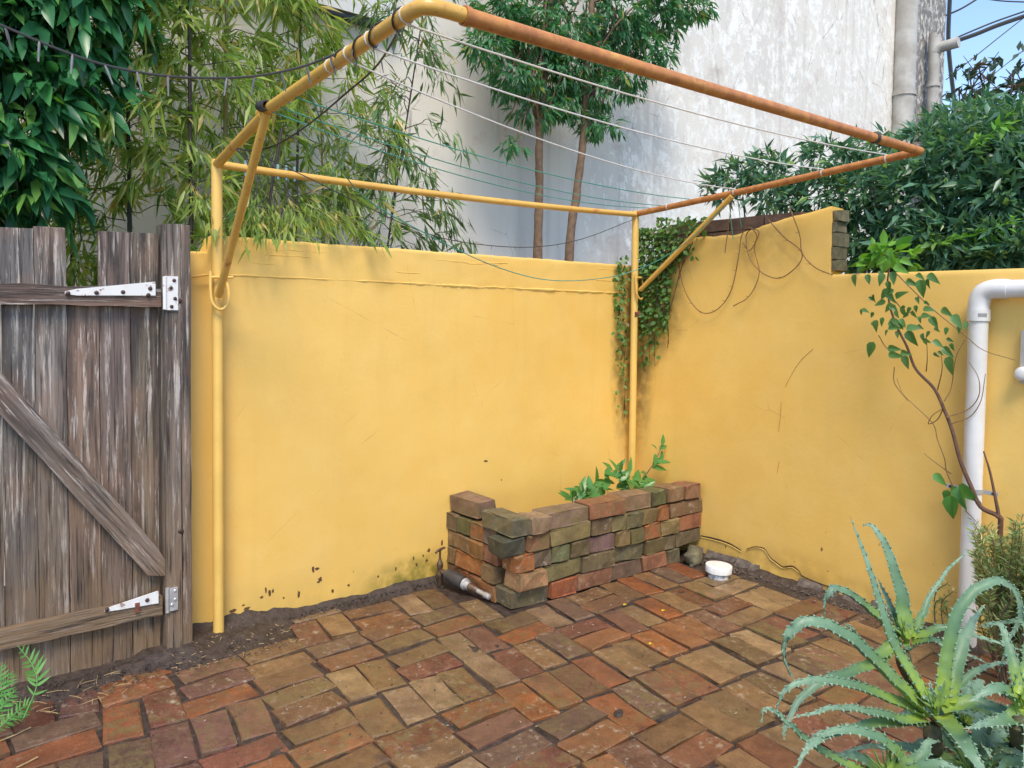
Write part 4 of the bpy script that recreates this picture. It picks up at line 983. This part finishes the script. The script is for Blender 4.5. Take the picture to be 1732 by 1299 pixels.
mb.build('branches', m_barkd, t); P = np.array(P); foliage('crown', P+rng.normal(size=P.shape)*.05, rng.normal(size=P.shape), 5, .13, .05, .7, .2, m_twig, t)
E2 = [(np.array(atD(px, 225, 9.3)), (.35, .35, .22)) for px in (1615, 1660, 1710, 1760)]
P, U2 = cloud(E2, 500, .2); t2 = thing('shrub', 'reddish green bush at the foot of the distant tree', 'shrub', (10.8, 2.9, 0)); foliage('foliage', P, U2, 4, .13, .045, .7, .2, m_twig, t2)
mb = MB(); stem_mesh(mb, [(10.4, 3.0, 0), (E2[1][0][0], E2[1][0][1], 1.5), tuple(E2[1][0])], .06, .03, 7); mb.build('trunk', m_barkd, t2)
# overhead cables
for (lb, pix, d, r) in (('thick bundled overhead cable running to the building corner', [(1603, 74), (1650, 58), (1690, 42), (1760, 18)], 10.8, .030), ('thin overhead cable beside the bundled one', [(1603, 70), (1650, 50), (1690, 34), (1760, 10)], 10.8, .012), ('black cable hanging down from the building corner', [(1608, -30), (1604, 60), (1607, 110), (1613, 165), (1612, 200)], 10.6, .028), ('long thin cable sloping across the sky', [(1600, 135), (1650, 95), (1700, 55), (1770, 0)], 11.5, .008), ('short cable at the top corner of the sky', [(1600, 26), (1625, 15), (1650, 0), (1670, -14)], 11, .014), ('low thin cable above the distant tree', [(1640, 160), (1690, 118), (1732, 85), (1770, 55)], 11.5, .007), ('cable crossing the top right corner', [(1660, -3), (1700, 2), (1760, 4)], 11.2, .010)):
    o = MB().tube(smooth_path([atD(px, py, d) for px, py in pix], 8), r, 6).build('overhead_cable', m_cable); tag(o, lb, 'cable', 'overhead cables')

# ------------------------------------------------------------------ creeping fig in the corner
t = thing('creeping_fig', 'small leaved creeper hanging down the wall corner behind the post', 'creeper', (3.6, 3.3, 0)); P = []; D = []
def addfig(n, pxr, pyr, wall, jit=.02):
    for _ in range(n):
        px, py = random.uniform(*pxr), random.uniform(*pyr)
        if wall == 'r': q = atX(px, py, XR-.012-random.random()*jit); nn = np.array([-1, 0, .3])
        else: q = atY(px, py, YB-.012-random.random()*jit); nn = np.array([0, -1, .3])
        if wall == 'r' and q[1] > 3.34: continue
        if wall == 'b' and q[0] > 3.62: continue
        P.append(q); D.append(nn)
for y0 in range(385, 560, 8):
    s = (y0-385)/175; addfig(int(100*(1-.75*s)), (1074+8*s, 1142-12*s-(20 if y0 < 400 else 0)+18*(y0 < 440)), (y0, y0+9), 'r', .06*(1-.6*s))
addfig(130, (1110, 1195), (366, 392), 'r', .08); addfig(50, (1135, 1180), (392, 440), 'r', .02); addfig(36, (1082, 1112), (555, 620), 'r', .015)
for y0 in range(430, 700, 10): addfig(int(11*(1-(y0-430)/300)), (1040, 1062), (y0, y0+10), 'b', .03)
P = np.array(P); D = np.array(D); k = len(P); dn = np.stack([rng.normal(size=k)*.5, rng.normal(size=k)*.5, -np.ones(k)*.7], 1)+D*.35
V, T = leaves(P, dn, D+rng.normal(size=(k, 3))*.35, .030*rng.uniform(.6, 1.35, k), .027*rng.uniform(.7, 1.2, k), OV, .15, .1); link('leaves', np_mesh('leaves', [(V, T)]), m_fig, t)
mb = MB()
for i in range(60):
    q = P[random.randrange(k)]; e = q+np.array([random.uniform(-.004, .004), random.uniform(-.03, .03), -random.uniform(.05, .22)]); mb.tube([q, (q+e)/2+rng.normal(size=3)*.004, e], .0018, 4)
tag(mb.build('stems', m_barkd, t), kind='stuff')
mb = MB(); mb.tube(smooth_path([atX(1122, 560, 3.60), atX(1140, 500, 3.60), atX(1152, 455, 3.60), atX(1172, 410, 3.60)], 5), .003, 5); mb.build('stems', m_barkr, t)

# ------------------------------------------------------------------ vine by the downpipe
XV = 3.50
t = thing('vine', 'leggy vine with heart shaped leaves climbing beside the white downpipe', 'vine', tuple(atX(1690, 905, XV)[:2])+(0.,))
VZ = lambda a, b, x=XV: atX(1332+a/2.6, 440+b/2.6, x)
b_ = VZ(935, 1200); mb = MB()
stem_mesh(mb, smooth_path([(b_[0], b_[1], 0), tuple(b_), tuple(VZ(930, 1130)), tuple(VZ(850, 1085)), tuple(VZ(805, 990)), tuple(VZ(760, 880)), tuple(VZ(725, 750)), tuple(VZ(690, 660)), tuple(VZ(645, 565)), tuple(VZ(565, 480)), tuple(VZ(525, 380)), tuple(VZ(480, 290)), tuple(VZ(450, 200)), tuple(VZ(440, 100)), tuple(VZ(450, 20))], 5), .0115, .0035, 8); mb.build('main_stem', m_barkr, t)
mb = MB(); stem_mesh(mb, smooth_path([tuple(VZ(930, 1130)), tuple(VZ(915, 1050)), tuple(VZ(890, 930)), tuple(VZ(862, 840))], 5), .008, .003, 7); mb.build('stem', m_barkr, t)
for pix in ([(730, 1000), (700, 930), (690, 870), (660, 790), (640, 720), (560, 640), (510, 590), (480, 520)], [(700, 690), (790, 660), (840, 600), (840, 520), (800, 450)], [(720, 720), (800, 690), (850, 620), (870, 500)], [(690, 620), (720, 560), (740, 430), (780, 350)], [(660, 570), (680, 480), (675, 400)], [(610, 490), (615, 420), (610, 330)], [(690, 640), (660, 700), (620, 720), (640, 680), (690, 650)], [(480, 60), (600, 180), (680, 250), (780, 330), (860, 395), (1000, 440)], [(720, 940), (650, 890), (600, 850)], [(470, 470), (470, 540), (530, 620)], [(780, 1100), (830, 1150)], [(400, 330), (440, 390), (520, 430)], [(450, 150), (520, 230), (560, 215)]):
    mb = MB(); stem_mesh(mb, smooth_path([tuple(VZ(a, b, XV+random.uniform(-.02, .03))) for a, b in pix], 5), .0028, .0013, 5); mb.build('tendril', m_oldcable, t)
vl = [(295, 90, 60, 90), (355, 85, 50, 75), (410, 85, 60, 100), (465, 80, 62, 80), (500, 150, 62, -30), (545, 100, 55, 30), (590, 125, 80, 75), (640, 80, 62, 40), (385, 290, 58, 95), (365, 395, 80, 110), (480, 275, 70, 10), (470, 295, 60, 0), (545, 345, 78, 60), (597, 343, 45, 80), (555, 295, 65, -10), (470, 390, 60, 5), (475, 420, 62, 15), (520, 450, 62, 70), (520, 410, 50, 10), (662, 367, 50, 30), (705, 405, 60, 45), (712, 465, 82, 85), (745, 270, 72, 50), (700, 230, 58, 40), (610, 245, 52, 0), (645, 275, 60, 60), (620, 215, 50, 5), (565, 215, 35, 90), (425, 150, 60, 120), (455, 165, 60, 60), (405, 190, 55, 160), (440, 210, 60, 140), (470, 215, 50, 40), (480, 240, 40, 60), (430, 30, 70, 120), (465, 20, 80, 60), (500, 40, 70, 30), (410, 5, 60, 150), (520, 5, 60, 20), (455, -20, 70, 80), (785, 290, 40, 80), (670, 965, 66, 40), (700, 1045, 70, 100), (722, 1090, 110, 88), (765, 1050, 100, 75), (790, 1030, 100, 40), (750, 1020, 70, 10)]
_r9 = random.Random(91); vl += [(_r9.gauss(480, 70), _r9.uniform(60, 330), _r9.uniform(28, 46), _r9.uniform(20, 140)) for _ in range(26)]+[(_r9.uniform(560, 760), _r9.uniform(180, 420), _r9.uniform(26, 42), _r9.uniform(20, 120)) for _ in range(12)]
HEART = ((.10, .42), (.30, .55), (.62, .36))
for (a, b, s, an) in vl:
    c = VZ(a, b, XV-.02-random.random()*.05); L = s/2.6*3.1/F*1.08; th = R_(an); s_ = -np.array([0, math.cos(th), math.sin(th)]) + np.array([random.uniform(-.35, .15), 0, 0])
    big = b > 900
    V, T = leaves([c-s_*L*.5], [s_], [[-1, random.uniform(-.5, .5), random.uniform(-.1, .7)]], L, L*(.50 if not big else .52), HEART, random.uniform(.2, .7), random.uniform(.1, .5))
    link('leaf', np_mesh('leaf', [(V, T)]), m_lime if b < 60 else (m_shrub if big else m_vine), t)

# ------------------------------------------------------------------ shrub in the planter
PZ = lambda a, b, y: atY(700+a/3.207, 720+b/3.207, y)
t = thing('shrub', 'glossy green leafy shrub with one tall sprig in the planter', 'shrub', tuple(PZ(1190, 380, 3.08)[:2])+(.26,))
st = [tuple(PZ(1190, 440, 3.10)), tuple(PZ(1225, 330, 3.08)), tuple(PZ(1270, 250, 3.06)), tuple(PZ(1305, 200, 3.05)), tuple(PZ(1345, 110, 3.04))]
mb = MB(); stem_mesh(mb, smooth_path([(st[0][0], st[0][1], .25)]+st, 5), .006, .0025, 7); mb.build('stem', m_bark, t)
def lf(c, d, L, wd, mat, parent, n=(0, -.6, .8), stt=OV):
    V, T = leaves([c], [d], [n], L, wd, ((.15, .30), (.42, .5), (.75, .30)), .25, .2); return link('leaf', np_mesh('leaf', [(V, T)]), mat, parent)
sl_ = [((1345, 110), (.3, 0, 1), .075), ((1330, 130), (1, 0, .35), .085), ((1320, 130), (-.5, 0, .5), .06), ((1310, 150), (-.3, -.3, -.8), .085), ((1295, 215), (.8, 0, .4), .10), ((1290, 230), (1, -.3, -.05), .12), ((1310, 200), (.6, -.4, .1), .10), ((1340, 195), (.2, 0, .8), .07), ((1265, 265), (-.7, -.3, .35), .09), ((1260, 270), (-.5, -.5, -.3), .07), ((1240, 300), (1, -.3, .1), .10), ((1235, 310), (.6, -.6, -.1), .09), ((1225, 330), (-.5, -.3, .7), .08)]
for (a, d, L) in sl_: lf(PZ(*a, 3.05), d, L, L*.42, m_shrub, t)
rr = random.Random(4)
for i in range(95):
    a = rr.uniform(840, 1240); top_ = 410-150*math.exp(-((a-1110)/110)**2)-40*math.exp(-((a-960)/60)**2); b = top_-22+(450-top_)*rr.random()**1.6*.75; y = rr.uniform(2.95, 3.2)
    lf(PZ(a, b, y), (rr.uniform(-1, 1), rr.uniform(-.9, .3), rr.uniform(-.1, .9)), rr.uniform(.075, .125), rr.uniform(.032, .050), m_shrub, t, (rr.uniform(-.3, .3), -.6, .8))
for i in range(9):
    q = PZ(rr.uniform(860, 1220), 380, rr.uniform(2.98, 3.18)); mb = MB(); mb.tube(smooth_path([(q[0]+rr.uniform(-.05, .05), q[1], .25), (q[0], q[1], .35), tuple(q)], 4), .0035, 5); mb.build('stem', m_bark, t)

# ------------------------------------------------------------------ aloes
AZ_ = lambda a, b, d: atD(1232+a/2.83, 840+b/2.83, d)
def aloe_leaf(path2, wpx, d0, d1, parent, center, mid=0., teeth=True, tmax=1.):
    """thick toothed leaf; path2 in zoomed pixels, depth from d0 to d1 (mid bulges nearer)"""
    n2 = len(path2); pts = [AZ_(a, b, d0+(d1-d0)*i/(n2-1)-mid*math.sin(math.pi*i/(n2-1))) for i, (a, b) in enumerate(path2)]
    P = smooth_path(pts, 6); n = len(P); sd0 = random.random()*50; P = [Vector(p)+Vector((fbm((i*.35, sd0, 0)), fbm((i*.35, sd0, 5)), fbm((i*.35, sd0, 9))))*.0035*min(1, i/6) for i, p in enumerate(P)]; w0 = .88*wpx/2.83/F*d0
    vs = []; al = []; fs = []; edges = []
    for i, p in enumerate(P):
        s = i/(n-1); T = (P[min(i+1, n-1)]-P[max(i-1, 0)]).normalized()
        up = Vector((0, 0, 1))*.9-Vector(FW)*.55+(p-center).normalized()*-.35
        N_ = (up-T*up.dot(T)); N_ = N_.normalized() if N_.length > 1e-4 else T.orthogonal()
        B_ = T.cross(N_).normalized(); hw = .5*w0*(1.05-s**1.5)*(1 if s < .97 else .6)*1.02; th = hw*.30+.0012
        cup = hw*.5*(1-.5*s)
        ring = [p+B_*hw+N_*cup, p+B_*hw*.5+N_*cup*.25, p-N_*.0, p-B_*hw*.5+N_*cup*.25, p-B_*hw+N_*cup, p-B_*hw*.62-N_*th*.55, p-N_*th, p+B_*hw*.62-N_*th*.55]
        vs += ring; al += [s*tmax]*8; edges.append((ring[0], ring[4], B_, T, N_, hw, s))
    for i in range(n-1):
        for k in range(8): fs.append((8*i+k, 8*i+(k+1) % 8, 8*i+8+(k+1) % 8, 8*i+8+k))
    fs += [tuple(range(8))[::-1], tuple(range(8*(n-1), 8*n))]
    if teeth:
        acc = 0
        for i in range(1, n-1):
            acc += (P[i]-P[i-1]).length
            if acc > .0125:
                acc = random.uniform(-.004, .005); l, r, B_, T, N_, hw, s = edges[i]
                for e, sg in ((l, 1), (r, -1)):
                    h = .0058*(1-.5*s)*random.uniform(.6, 1.25); o = len(vs); b = e-B_*sg*.002
                    vs += [b+T*.004, b-T*.004, b+N_*.002, e+B_*sg*h+T*.003]; al += [min(.92, s+.25)]*4; fs += [(o, o+3, o+1), (o+1, o+3, o+2), (o+2, o+3, o)]
    mb = MB(); mb.add(vs, fs); o = mb.build('leaf', m_aloe, parent)
    at = o.data.attributes.new('along', 'FLOAT', 'POINT'); at.data.foreach_set('value', al); return o
def aloe(label, c2, d, lst, ground_xy, stem_r=.017):
    c = Vector(AZ_(*c2, d)); t = thing('aloe', label, 'aloe', (ground_xy[0], ground_xy[1], 0))
    mb = MB(); mb.tube(smooth_path([(ground_xy[0], ground_xy[1], -.02), tuple((Vector((ground_xy[0], ground_xy[1], 0))*.35+c*.65)-Vector((0, 0, .05))), tuple(c-Vector((0, 0, .06))), tuple(c-Vector((0, 0, .022)))], 6), [stem_r*1.1]*10+[stem_r]*6+[stem_r*.8, stem_r*.6, stem_r*.35], 12); mb.build('stem', m_aloestem, t)
    for L in lst:
        path, wd, d1 = L[0], L[1], L[2]; mid = L[3] if len(L) > 3 else 0
        aloe_leaf(path, wd, d, d1, t, c, mid)
    rr = random.Random(int(c2[0]))
    for k in range(9):
        a = rr.uniform(-2.9, -.25); l = rr.uniform(60, 120); q = (c2[0]+20*math.cos(a), c2[1]-18+10*math.sin(a)); aloe_leaf([c2, q, (q[0]+l*math.cos(a), q[1]+l*math.sin(a)-15)], rr.uniform(30, 42), d, d+rr.uniform(-.04, .03), t, c, 0., False, rr.uniform(.12, .3))
    return t
aloe('largest aloe with a bright green heart and long arching toothed leaves', (985, 1030), 1.52, [
    ([(940, 960), (800, 720), (720, 500), (650, 280), (582, 92)], 66, 1.62),
    ([(930, 1010), (870, 960), (760, 850), (640, 730), (520, 640), (400, 602), (300, 640), (264, 730), (292, 840), (320, 862)], 96, 1.50, .05),
    ([(950, 1040), (720, 950), (560, 895), (400, 880), (270, 930), (218, 1060)], 62, 1.40, .05),
    ([(950, 1065), (830, 1070), (700, 1040), (560, 1012), (430, 1030), (285, 1072)], 56, 1.36, .03),
    ([(950, 1080), (740, 1085), (560, 1120), (440, 1160), (360, 1230), (322, 1310)], 56, 1.30, .04),
    ([(1010, 1050), (1080, 1130), (1150, 1220), (1210, 1330), (1230, 1420)], 110, 1.36, .05),
    ([(1020, 1010), (1180, 985), (1300, 1020), (1440, 1060), (1520, 1130)], 76, 1.46),
    ([(1015, 990), (1030, 860), (1050, 720), (1095, 560), (1180, 452), (1290, 406), (1370, 455), (1398, 570), (1340, 700), (1290, 860)], 72, 1.60),
    ([(1040, 980), (1070, 860), (1110, 720), (1160, 610), (1230, 515)], 100, 1.66),
    ([(1030, 1000), (1090, 920), (1180, 840), (1280, 800), (1375, 793)], 48, 1.60),
    ([(960, 1000), (900, 900), (850, 800), (790, 740)], 60, 1.62),
    ([(985, 1000), (965, 930), (960, 880)], 34, 1.53), ([(1000, 990), (1005, 920), (1000, 870)], 36, 1.53), ([(1015, 990), (1035, 930), (1050, 890)], 34, 1.53), ([(990, 1010), (950, 970), (925, 960)], 34, 1.50)], (2.46, .93))
aloe('aloe rosette with upright narrow leaves close to the right wall', (850, 690), 1.78, [
    ([(850, 670), (835, 560), (810, 420), (755, 250), (695, 145), (645, 130)], 84, 1.86),
    ([(890, 680), (920, 590), (960, 500), (1050, 350), (1168, 252)], 42, 1.90),
    ([(820, 680), (700, 560), (600, 480), (510, 440), (462, 490), (458, 590)], 66, 1.72, .03),
    ([(800, 690), (720, 760), (640, 700), (590, 630), (548, 605)], 60, 1.68),
    ([(890, 690), (1000, 640), (1120, 640), (1250, 690), (1430, 740)], 46, 1.72),
    ([(880, 705), (980, 690), (1100, 740), (1250, 802)], 40, 1.66),
    ([(830, 660), (790, 560), (750, 470), (715, 390)], 46, 1.88),
    ([(800, 700), (700, 800), (560, 850), (440, 895), (330, 990), (270, 1110), (262, 1160)], 60, 1.62),
    ([(860, 660), (862, 620), (852, 585)], 30, 1.79), ([(880, 665), (905, 630), (925, 600)], 34, 1.8), ([(835, 670), (800, 640), (785, 660)], 34, 1.76), ([(850, 700), (860, 730), (900, 720)], 34, 1.74)], (2.72, 1.02))
aloe('aloe at the right edge with broad pale leaves spreading left', (1400, 990), 1.46, [
    ([(1390, 990), (1320, 930), (1240, 930), (1150, 985)], 84, 1.44), ([(1420, 1010), (1330, 1075), (1240, 1085), (1130, 1112)], 84, 1.40), ([(1390, 960), (1360, 800), (1330, 700), (1300, 610), (1200, 622)], 70, 1.56),
    ([(1420, 980), (1480, 850), (1560, 760)], 80, 1.5), ([(1430, 1000), (1560, 1020), (1680, 1120)], 80, 1.4), ([(1410, 1030), (1440, 1150), (1420, 1330)], 80, 1.36), ([(1380, 980), (1365, 930), (1370, 890)], 40, 1.47), ([(1400, 970), (1405, 920), (1400, 880)], 40, 1.47), ([(1415, 975), (1440, 930), (1450, 890)], 40, 1.47), ([(1380, 940), (1430, 760), (1420, 610), (1330, 598), (1190, 625)], 50, 1.6)], (2.62, .78))
aloe('low aloe at the bottom edge with curled leaf tips', (760, 1330), 1.40, [
    ([(780, 1330), (820, 1250), (720, 1160), (600, 1125), (470, 1130), (380, 1190), (338, 1300)], 66, 1.34), ([(720, 1340), (560, 1280), (380, 1170), (290, 1090), (210, 1022), (165, 1025), (160, 1080)], 46, 1.38), ([(740, 1350), (650, 1260), (560, 1240), (470, 1232)], 64, 1.42),
    ([(830, 1330), (850, 1280), (800, 1220), (710, 1190)], 34, 1.44), ([(800, 1330), (920, 1250), (960, 1180), (1010, 1170)], 70, 1.46), ([(830, 1340), (990, 1280), (1130, 1300)], 70, 1.36), ([(780, 1320), (770, 1270), (760, 1240)], 36, 1.4), ([(740, 1345), (620, 1340), (500, 1400)], 60, 1.3)], (2.20, .98))

def rosette(label, c2, d, n, ln, ground_xy, seed):
    rr = random.Random(seed); c = Vector(AZ_(*c2, d)); paths = []
    inv = lambda p: (((CX+F*((np.array(p)-CAM)@RT)/((np.array(p)-CAM)@FW))-1232)*2.83, ((PY-F*((np.array(p)-CAM)@UP)/((np.array(p)-CAM)@FW))-840)*2.83)
    L = []
    for k in range(n):
        a = 2.399*k+rr.uniform(-.2, .2); el = R_(rr.uniform(15, 70)); l = ln*rr.uniform(.75, 1.15); h = Vector((math.cos(a), math.sin(a), 0)); P = [c]
        for q in range(1, 6):
            u = q/5; P.append(c+h*l*math.cos(el)*u+Vector((0, 0, l*(math.sin(el)*u-.55*u*u))))
        z2 = [inv(p) for p in P]; L.append((z2, rr.uniform(60, 84), float((np.array(P[-1])-CAM)@FW)))
    return aloe(label, c2, d, L, ground_xy)
rosette('aloe crowded behind the low one at the bottom edge', (1180, 1330), 1.52, 13, .26, (2.50, .82), 3)
rosette('aloe pup low between the two larger rosettes', (1130, 1090), 1.68, 11, .20, (2.66, .90), 5)
rosette('aloe low in the right corner under the broad pale leaves', (1420, 1260), 1.56, 13, .24, (2.75, .74), 8)

# ------------------------------------------------------------------ rosemary
def rosemary(label, base, stems, seed, n, L=.027):
    t = thing('rosemary', label, 'rosemary', base); mb = MB(); P = []; D = []; rr = random.Random(seed)
    for (px, py, x) in stems:
        tip = np.array(atX(px, py, x)); b = np.array(base)+np.array([rr.uniform(-.08, .08), rr.uniform(-.1, .1), 0]); m = (b+tip)/2+np.array([rr.uniform(-.05, .05), rr.uniform(-.05, .05), .05]); sp = smooth_path([tuple(b), tuple(m), tuple(tip)], 12); stem_mesh(mb, sp, .0035, .0015, 5)
        sp = np.array(sp)
        for k in range(n):
            s = .25+.75*rr.random(); i = min(int(s*(len(sp)-1)), len(sp)-2); P.append(sp[i]+(sp[i+1]-sp[i])*rr.random()); d = (sp[i+1]-sp[i]); d = d/np.linalg.norm(d); u = rng.normal(size=3); u -= d*(u@d); u /= np.linalg.norm(u); D.append(u*.9+d*.65)
    mb.build('stems', m_bark, t); P = np.array(P); k = len(P)
    V, T = leaves(P, D, unit(k), L*rng.uniform(.7, 1.3, k), .0058, ((.5, .5),), .3, .1); link('foliage', np_mesh('foliage', [(V, T)]), m_rose, t)
st = [(random.uniform(1645, 1800), random.uniform(880, 1010), random.uniform(3.05, 3.4)) for _ in range(80)]+[(1648, 900, 3.35), (1670, 893, 3.3), (1690, 905, 3.3), (1715, 880, 3.3), (1730, 870, 3.25), (1745, 850, 3.25), (1655, 935, 3.3)]
rosemary('greyish green rosemary bush at the foot of the white downpipe', (3.25, .98, 0.), st, 3, 130, .032)
rosemary('small dark rosemary sprig left of the downpipe foot', (3.50, 1.37, 0.), [(1604, 985, 3.48), (1612, 1000, 3.46), (1595, 1012, 3.46), (1620, 1020, 3.44), (1600, 1025, 3.46), (1588, 1030, 3.46)], 5, 40, .022)

# ------------------------------------------------------------------ fern and litter
t = thing('fern', 'bright green fern fronds at the lower left edge', 'fern', (.12, 2.98, 0))
def frond(pix, d, wpx, npin, dirn):
    pts = [atD(px, py, d+.03*i) for i, (px, py) in enumerate(pix)]; sp = np.array(smooth_path(pts, 10)); mb = MB(); stem_mesh(mb, [tuple(q) for q in sp], .0022, .001, 5); fr = mb.build('frond', m_fern, t); P = []; D = []; Ls = []
    for k in range(npin):
        s = .25+.75*k/npin; i = min(int(s*(len(sp)-1)), len(sp)-2); T = sp[i+1]-sp[i]; T /= np.linalg.norm(T); sd = np.cross(T, FW); sd /= np.linalg.norm(sd)
        for g in (-1, 1): P.append(sp[i]); D.append(sd*g+T*.55+np.array([0, 0, .0])); Ls.append(wpx/F*d*(math.sin(math.pi*(.25+.72*k/npin))+.12))
    V, T = leaves(P, D, [-FW]*len(P), Ls, np.array(Ls)*.17+.001, ((.15, .5), (.6, .42)), .1, .15); link('leaflets', np_mesh('leaflets', [(V, T)]), m_fern, fr)
for pix, wp in (([(40, 1215), (62, 1160), (55, 1125), (30, 1092)], 26), ([(-10, 1240), (15, 1215), (40, 1196), (58, 1188)], 17), ([(-25, 1240), (-8, 1200), (8, 1160), (22, 1135)], 20), ([(-30, 1240), (-12, 1190), (0, 1150), (4, 1120)], 18), ([(-20, 1240), (5, 1195), (28, 1165)], 16), ([(-25, 1250), (10, 1222), (50, 1208)], 14)): frond(pix, 2.42, wp, 9, 1)
def litter(name, label, n, xr, yr, zf, L, mat, kind='stuff', seed=1):
    rr = random.Random(seed); mb = MB()
    for i in range(n):
        x, y = rr.uniform(*xr), rr.uniform(*yr); a = rr.uniform(0, 6.28); l = L*rr.uniform(.4, 1.3); z = zf(x, y)+.003; dx, dy = math.cos(a)*l/2, math.sin(a)*l/2
        mb.tube([(x-dx, y-dy, z), (x, y, z+l*.06), (x+dx, y+dy, z+.002)], .0011, 4)
    return tag(mb.build(name, mat), label, 'litter', None, kind)
litter('dry_straw', 'scattered dry straw on the soil in front of the gate', 26, (.22, .62), (2.98, 3.18), lambda x, y: .012, .06, m_straw, seed=3)
litter('dry_straw', 'pale chips and straw on the soil beside the left post', 60, (.75, 1.28), (3.0, 3.24), lambda x, y: .035 if y > 3.1 and x < 1.1 else .02, .02, m_straw, seed=4)
litter('plant_debris', 'small pale crumbs scattered over the brick paving', 90, (.6, 3.3), (1.4, 2.75), lambda x, y: .004, .010, plain('crumb', (.5, .45, .36), .8), seed=5)
for lb, (px, py) in zip(('small yellow fallen leaf on pavers, nearest the planter', 'small yellow fallen leaf on pavers, rightmost of three', 'small yellow fallen leaf on an orange paver'), ((1058, 1023), (1123, 1033), (1102, 1089))):
    q = atZ(px, py, .008); V, T = leaves([q-np.array([.014, 0, 0])], [(1, .25, .1)], [(0, 0, 1)], .036, .018, OV, .3, .2); o = link('fallen_leaf', np_mesh('fallen_leaf', [(V, T)]), m_yleaf); tag(o, lb, 'leaf', 'yellow fallen leaves')
for lb, pix, z in (('long dry straw blade lying at the lower left corner', [(0, 1253), (25, 1243), (52, 1230)], .012), ('long dry straw blade nearest the bottom left', [(28, 1298), (45, 1290), (64, 1280)], .012)):
    o = MB().tube(smooth_path([atZ(px, py, z) for px, py in pix], 4), .0022, 5).build('straw_blade', m_straw); tag(o, lb, 'straw')

def clods(label, n, fn, rmin, rmax, mat, seed):
    rr = random.Random(seed); mb = MB()
    for i in range(n):
        x, y, z = fn(rr); r = rr.uniform(rmin, rmax); v = [(x+dx*r*rr.uniform(.6, 1.3), y+dy*r*rr.uniform(.6, 1.3), z+dz*r*rr.uniform(.5, 1.1)) for dx, dy, dz in ((1, 0, 0), (-1, 0, 0), (0, 1, 0), (0, -1, 0), (0, 0, 1), (0, 0, -1))]
        mb.add(v, [(0, 2, 4), (2, 1, 4), (1, 3, 4), (3, 0, 4), (2, 0, 5), (1, 2, 5), (3, 1, 5), (0, 3, 5)])
    tag(mb.build('soil_crumbs', mat, None, False), label, 'soil', None, 'stuff')
clods('dark soil crumbs along the foot of the back wall', 420, lambda r: (r.uniform(.9, 2.2), 3.345-abs(r.gauss(0, .045)), .012), .002, .008, m_soil, 1)
clods('soil crumbs in front of the gate', 420, lambda r: (r.uniform(.1, 1.25), r.uniform(3.02, 3.24), .016), .002, .007, m_soil, 2)
clods('pale grit along the foot of the right wall', 260, lambda r: (3.60-abs(r.gauss(0, .06)), r.uniform(1.5, 2.75), .008), .002, .009, m_conc, 3)
clods('tiny dirt specks over the paving', 420, lambda r: (r.uniform(.4, 3.5), r.uniform(1.2, 3.1) if r.random() < .5 else r.uniform(1.6, 2.7), .004), .0015, .0045, m_soil, 4)
